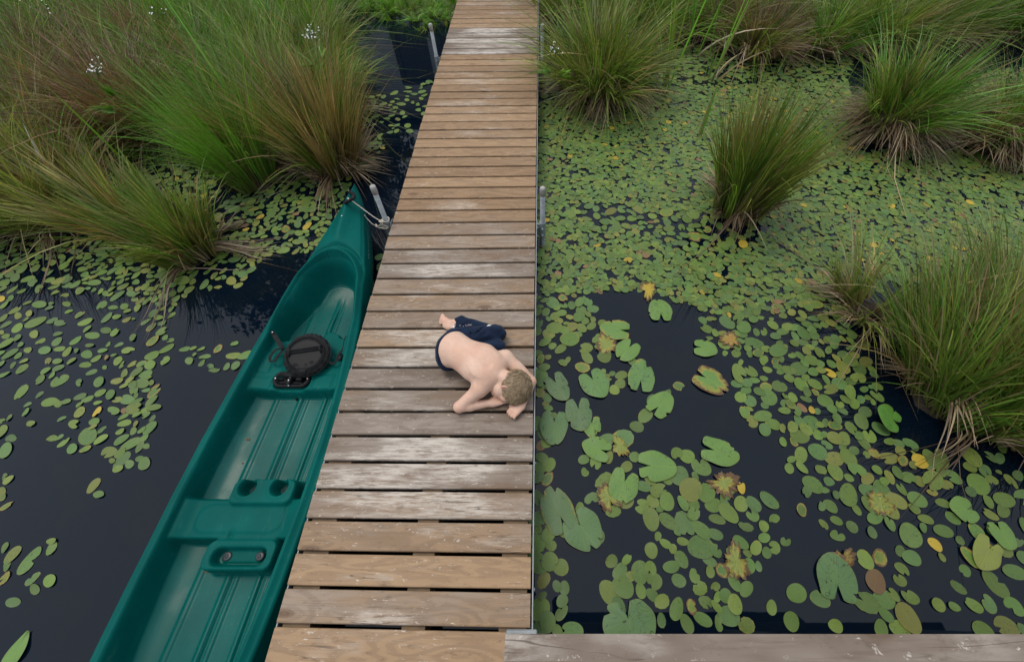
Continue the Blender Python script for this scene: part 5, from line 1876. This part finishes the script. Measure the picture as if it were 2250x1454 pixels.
def tussock(x, y, r, n_, L, pal, label, group=None, lean=(0, 0), spread=0.55, droop=0.35, dead=0.25, skirt=0, width=0.0105, second=None, mh=0.10, tip=0.16, name="sedge_tussock"):
    b = at(x, y, 0.0)
    t = empty(name, b, label, "tussock", group)
    jt = min(0.28, spread * 0.55)
    mound(b, r * 1.02, mh, t)
    ps = [blades(b, int(n_ * 0.68), r, L, pal, spread, droop, lean, width, z0=mh, tipbrown=tip, jit=jt)]
    if second: ps.append(blades(b, int(n_ * 0.28), r, L * 0.9, second, spread, droop, lean, width, z0=mh, jit=jt))
    V, F, C = join(ps)
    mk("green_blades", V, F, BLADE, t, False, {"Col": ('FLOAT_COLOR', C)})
    nd = int(n_ * dead)
    ps = [blades(b, max(nd, 30), r * 1.0, L * 0.42, "dead", spread * 1.3, droop * 1.5, lean, width * 1.05, z0=mh * 0.9)]
    if skirt:
        ps.append(blades(b, skirt, r * 1.08, 0.30, "dead", 1.1, 0.95, (0, 0), width * 1.1, z0=mh + 0.05, up=0.8, jit=0.15))
    V, F, C = join(ps)
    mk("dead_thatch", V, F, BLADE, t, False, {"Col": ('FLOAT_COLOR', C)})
    return t


GB = "tussocks in the back reed bed right of the boardwalk"
tussock(1318, 205, 0.36, 2100, 1.05, "olive", "big drooping olive tussock leaning over the right edge of the far boardwalk", None, spread=0.58, droop=0.45, skirt=1300, second="straw", mh=0.20)
tussock(1618, 462, 0.22, 1500, 1.12, "olive", "tall upright tussock standing alone in the middle of the leaf carpet", None, (0.03, 0.0), 0.19, 0.17, 0.25, 200, second="gold", mh=0.12)
tussock(1945, 295, 0.29, 1610, 0.88, "green", "arching tussock with a pale shaggy skirt of dead leaves", None, (0.16, 0.02), 0.38, 0.36, 0.2, 1900, second="olive", mh=0.26)
tussock(2185, 318, 0.33, 1610, 0.64, "green", "dark tussock with brown skirt at the upper right edge", None, (0.22, 0.0), 0.42, 0.36, 0.45, 1500, second="brown", mh=0.22)
tussock(2105, 858, 0.36, 2700, 0.92, "olive", "largest foreground tussock of bent blades near the right edge", None, (0.26, 0.38), 0.45, 0.26, 0.12, 120, second="green", mh=0.10, tip=0.4)
tussock(2240, 905, 0.30, 2300, 0.90, "olive", "bent tussock cut by the right edge in front of the largest one", None, (0.30, 0.36), 0.45, 0.28, 0.12, 80, second="brown", mh=0.10, tip=0.4)
tussock(2235, 780, 0.32, 1800, 0.85, "olive", "dense tussock behind the largest foreground tussock at the right edge", None, (0.24, 0.30), 0.5, 0.32, 0.2, 0, second="straw", mh=0.10, tip=0.4)
tussock(1905, 690, 0.17, 364, 0.65, "straw", "thin sparse tussock with a few arching straws left of the big foreground tussock", None, (0.15, 0.15), 0.75, 0.50, 0.7, 0, mh=0.05, tip=0.5)
tussock(1850, 655, 0.06, 62, 0.7, "olive", "small tuft of upright yellow blades beside the thin sparse tussock", None, (0.12, 0.12), 0.35, 0.22, 0.3, 0, mh=0.03)
for i, (x, y, r, n_, L, pal, sec, lab) in enumerate([
        (1650, 118, 0.38, 2100, 0.95, "brown", "olive", "brown mop-headed tussock behind the upright lone one"),
        (1790, 112, 0.34, 1900, 1.1, "green", "olive", "tall green tussock between two brown ones in the back reed bed"),
        (1560, 70, 0.40, 1900, 1.3, "olive", "brown", None), (1440, 80, 0.38, 1900, 1.25, "green", "olive", None),
        (1930, 95, 0.45, 2100, 1.2, "olive", "straw", None), (2050, 80, 0.40, 2000, 1.1, "green", "brown", None),
        (1700, 30, 0.5, 2000, 1.25, "brown", "green", None), (1850, 25, 0.5, 2000, 1.2, "olive", "brown", None),
        (1990, 15, 0.55, 2100, 1.2, "straw", "green", None), (2130, 40, 0.5, 2000, 1.15, "olive", "green", None),
        (2235, 80, 0.5, 2200, 1.1, "olive", "straw", None), 
        (1330, 60, 0.40, 1800, 1.2, "green", "olive", None), (1235, 50, 0.30, 1300, 1.0, "olive", "green", None), (1500, 15, 0.5, 1900, 1.2, "green", "olive", None)]):
    lab = lab or "%s tussock packed into the back reed bed right of the boardwalk" % {"brown": "brownish", "olive": "olive", "green": "green", "straw": "straw coloured"}[pal]
    tussock(x, y, r * 0.85, int(n_ * 0.65), L * 0.8, pal, lab, GB, (gr.normal(0.08, 0.1), gr.normal(0, 0.06)), 0.6, 0.42, 0.35, 300, second=sec, mh=0.15)
# left of the boardwalk
tussock(735, 372, 0.24, 1470, 1.0, "gold", "golden tussock of straight blades beside the canoe bow", None, (-0.05, 0.02), 0.32, 0.18, 0.4, 420, second="olive", mh=0.12)
tussock(562, 398, 0.22, 1500, 1.12, "bright", "bright green reed tussock left of the golden one", None, (-0.05, 0.03), 0.27, 0.20, 0.15, 0, second="green", mh=0.06, width=0.005)
tussock(640, 330, 0.30, 1470, 0.95, "olive", "olive tussock behind the golden and bright green ones", None, (-0.10, 0.05), 0.45, 0.25, 0.2, 0, second="straw", mh=0.08)
tussock(425, 552, 0.24, 1500, 0.66, "olive", "olive tussock standing forward among the lily pads left of the canoe", None, (-0.08, 0.02), 0.28, 0.20, 0.3, 100, second="straw", mh=0.05)
tussock(300, 515, 0.18, 900, 0.78, "straw", "straw green reeds leaning left of the forward olive tussock", None, (-0.22, 0.04), 0.40, 0.22, 0.15, 0, second="olive", mh=0.05)
tussock(130, 470, 0.34, 1750, 0.85, "straw", "straw coloured tussock at the left edge above the lily pads", None, (-0.20, 0.03), 0.5, 0.28, 0.45, 250, second="green", mh=0.08)
tussock(10, 470, 0.32, 1400, 0.85, "straw", "straw green tussock cut by the left edge of the photo above the lily pads", None, (-0.2, 0.0), 0.5, 0.3, 0.3, 0, second="straw", mh=0.08)
tussock(130, 400, 0.28, 1300, 0.9, "straw", "pale tussock behind the straw coloured one at the left edge", None, (-0.16, 0.05), 0.42, 0.25, 0.2, 0, second="olive", mh=0.08)
tussock(340, 292, 0.42, 2300, 0.95, "russet", "large reddish brown tussock in the middle of the left reed bed", None, (-0.10, 0.05), 0.55, 0.35, 0.35, 800, second="brown", mh=0.18)
tussock(235, 262, 0.40, 1900, 0.92, "russet", "brown tussock further left than the large reddish one", None, (-0.12, 0.05), 0.55, 0.38, 0.4, 300, second="olive", mh=0.15)
tussock(735, 258, 0.25, 1700, 0.72, "olive", "olive tussock drooping toward the channel left of the boardwalk", None, (-0.10, 0.03), 0.5, 0.42, 0.25, 500, second="green", mh=0.14)
tussock(715, 165, 0.26, 1300, 0.62, "olive", "rounded pale tussock beside the channel below the green bank", None, (-0.08, 0.0), 0.5, 0.40, 0.25, 300, second="bright", mh=0.12)
tussock(255, 345, 0.14, 320, 0.55, "bright", "small bright tuft in the gap between the left tussocks", None, (0, 0), 0.9, 0.35, 0.1, 0, mh=0.03, width=0.006)
GL = "tussocks of the dense reed bed left of the channel"
for i, (x, y, r, n_, pal, sec) in enumerate([
        (690, 225, .42, 2300, "olive", "green"), (600, 265, .40, 2300, "green", "olive"), (500, 285, .40, 2300, "green", "bright"), (450, 200, .45, 2300, "green", "olive"),
        (560, 180, .45, 2200, "olive", "green"), (680, 140, .45, 2200, "green", "bright"), (90, 330, .40, 2000, "olive", "gold"), (20, 350, .45, 2300, "green", "bright"),
        (130, 240, .5, 2200, "olive", "russet"), (30, 240, .5, 2200, "green", "olive"), (330, 165, .5, 2200, "russet", "olive"), (220, 150, .5, 2200, "olive", "brown"),
        (90, 140, .5, 2100, "green", "straw"), (430, 120, .5, 2100, "bright", "olive"), (540, 90, .5, 2100, "bright", "olive"), (650, 60, .5, 2000, "bright", "green"),
        (700, 75, .36, 1700, "bright", "olive"), (300, 80, .55, 2000, "bright", "green"), (180, 70, .55, 2000, "bright", "olive"), (50, 60, .6, 2000, "green", "olive"),
        (420, 40, .55, 1900, "bright", "green"), (550, 20, .55, 1900, "bright", "olive"), (690, 5, .5, 1700, "bright", "green"), (280, 10, .6, 1800, "bright", "green"), (120, 5, .6, 1800, "bright", "olive")]):
    nm = {"brown": "brownish", "olive": "olive", "green": "deep green", "straw": "straw coloured", "russet": "russet", "bright": "bright green"}[pal]
    row = "in the front row" if y > 200 else ("in the middle" if y > 100 else "along the back")
    tussock(x, y, r * 0.85, int(n_ * 0.6), 0.92 if y > 100 else 0.85, pal, "%s tussock %s of the reed bed left of the channel" % (nm, row), GL, (gr.normal(-0.10, 0.08), gr.normal(0.03, 0.06)), 0.5, 0.38, 0.22, 0, second=sec, mh=0.12)

# low green sward on the far bank
ps = []
for k in range(260):
    X, Y = gr.uniform(-9.5, 9), gr.uniform(7.6, 9.6)
    if -1.4 < X < 0.1: continue
    ps.append(blades((X, Y, 0), 60, 0.28, gr.uniform(0.18, 0.35), "bright", 0.6, 0.5, (0, 0), 0.006, 4, z0=0.12))
for k in range(150):
    X, Y = gr.uniform(-4.2, -1.45), gr.uniform(7.75, 9.0)
    if X > -2.0: Y -= 0.45
    ps.append(blades((X, Y, 0), 90, 0.22, gr.uniform(0.10, 0.2), "bright", 0.8, 0.6, (0, 0), 0.007, 4, z0=0.08))
V, F, C = join(ps)
tag(mk("bank_grass", V, F, BLADE, None, False, {"Col": ('FLOAT_COLOR', C)}), "short bright green grass covering the far bank", "grass", kind="stuff")


# cattails: a few wide upright leaves and broken pale stalks
def cattail(x, y, n_, L, label, dead=0, pal="bright"):
    b = at(x, y, 0.0)
    t = empty("cattail", b, label, "cattail", "cattails in the reed bed right of the boardwalk")
    V, F, C = blades(b, n_, 0.09, L, pal, 0.16, 0.10, (0.02, 0), 0.020, 8, z0=0.0, tipbrown=0.3, jit=0.5)
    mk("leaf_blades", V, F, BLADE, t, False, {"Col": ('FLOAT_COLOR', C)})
    if dead:
        V, F, C = blades(b, dead, 0.10, 0.75, "dead", 0.45, 0.25, (0.1, 0), 0.024, 6, z0=0.0, jit=0.6)
        mk("dead_stalks", V, F, BLADE, t, False, {"Col": ('FLOAT_COLOR', np.clip(C * 1.7 + 0.03, 0, 0.6))})


cattail(1462, 205, 9, 1.55, "tall cattail with wide blades and pale broken stalks beside the big drooping tussock", 4)
cattail(1560, 175, 11, 1.6, "tall green cattail clump behind the lone upright tussock", 5)
cattail(1520, 130, 8, 1.6, "cattail between the two front cattails and the back reed bed", 3)
cattail(1545, 300, 5, 0.75, "short cattail sprout standing in the leaf carpet", 0)
cattail(1365, 225, 4, 1.2, "slim cattail rising in front of the big drooping tussock", 0)
cattail(300, 400, 6, 1.2, "cattail leaning among the left tussocks", 2)
cattail(575, 330, 8, 1.5, "cattail with dry brown tips rising behind the bright green tussock", 3)
cattail(470, 320, 7, 1.5, "cattail with curled dry tips in the middle of the left reed bed", 3)
cattail(200, 470, 6, 0.7, "bundle of broken pale stalks at the foot of the left straw tussock", 16, "straw")

PETAL = plain("white_petal", (0.72, 0.72, 0.70), 0.6, 0, 0.05, 30)
STEM = plain("flower_stem", (0.07, 0.12, 0.025), 0.7, 0, 0.2, 20)


def flower_plant(x, y, z, n_, sp, label, leafy=True):
    tip = at(x, y, z)
    b = tip.copy(); b[2] = 0.08
    t = empty("aster_plant", b, label, "flower", None)
    g_, s_ = Geo(), Geo()
    for i in range(n_):
        p = tip + gr.normal(0, 1, 3) * [sp, sp, sp * 0.5]
        s_.tube([b + [0, 0, 0.1], tip * 0.75 + b * 0.25, tip - [0, 0, 0.05], p], 0.0016, 4, False)
        nn = unit(gr.normal(0, 0.4, 3) + [0, -0.3, 1])
        a1 = unit(np.cross(nn, [1, 0.2, 0])); a2 = np.cross(nn, a1)
        rr = gr.uniform(0.006, 0.011)
        for k in range(9):
            th = 2 * PI * k / 9
            d_ = a1 * math.cos(th) + a2 * math.sin(th); e_ = np.cross(nn, d_)
            g_.add([p, p + d_ * rr * 0.6 + e_ * rr * 0.22, p + d_ * rr + nn * 0.001, p + d_ * rr * 0.6 - e_ * rr * 0.22], [(0, 1, 2, 3)])
    s_.build("stem", STEM, t, True)
    g_.build("blossoms", PETAL, t, False)
    if leafy:
        V, F, C = blades(tip - [0, 0, 0.25], 40, 0.10, 0.13, "bright", 1.2, 0.5, (0, 0), 0.016, 4, z0=0.15)
        V[:, 2] += tip[2] - 0.35
        mk("leaves", V, F, BLADE, t, False, {"Col": ('FLOAT_COLOR', C)})


flower_plant(678, 72, 0.95, 34, 0.055, "white flowering plant standing high in the reeds near the channel")
flower_plant(205, 152, 1.0, 22, 0.06, "white flowers above the reddish brown tussock")
flower_plant(95, 12, 0.8, 14, 0.08, "faint white flowers in the top left corner")
flower_plant(345, 20, 0.8, 10, 0.08, "scattered white flowers along the top of the left reed bed")
flower_plant(1222, 108, 0.75, 16, 0.05, "small white flowers beside the right edge of the far boardwalk")
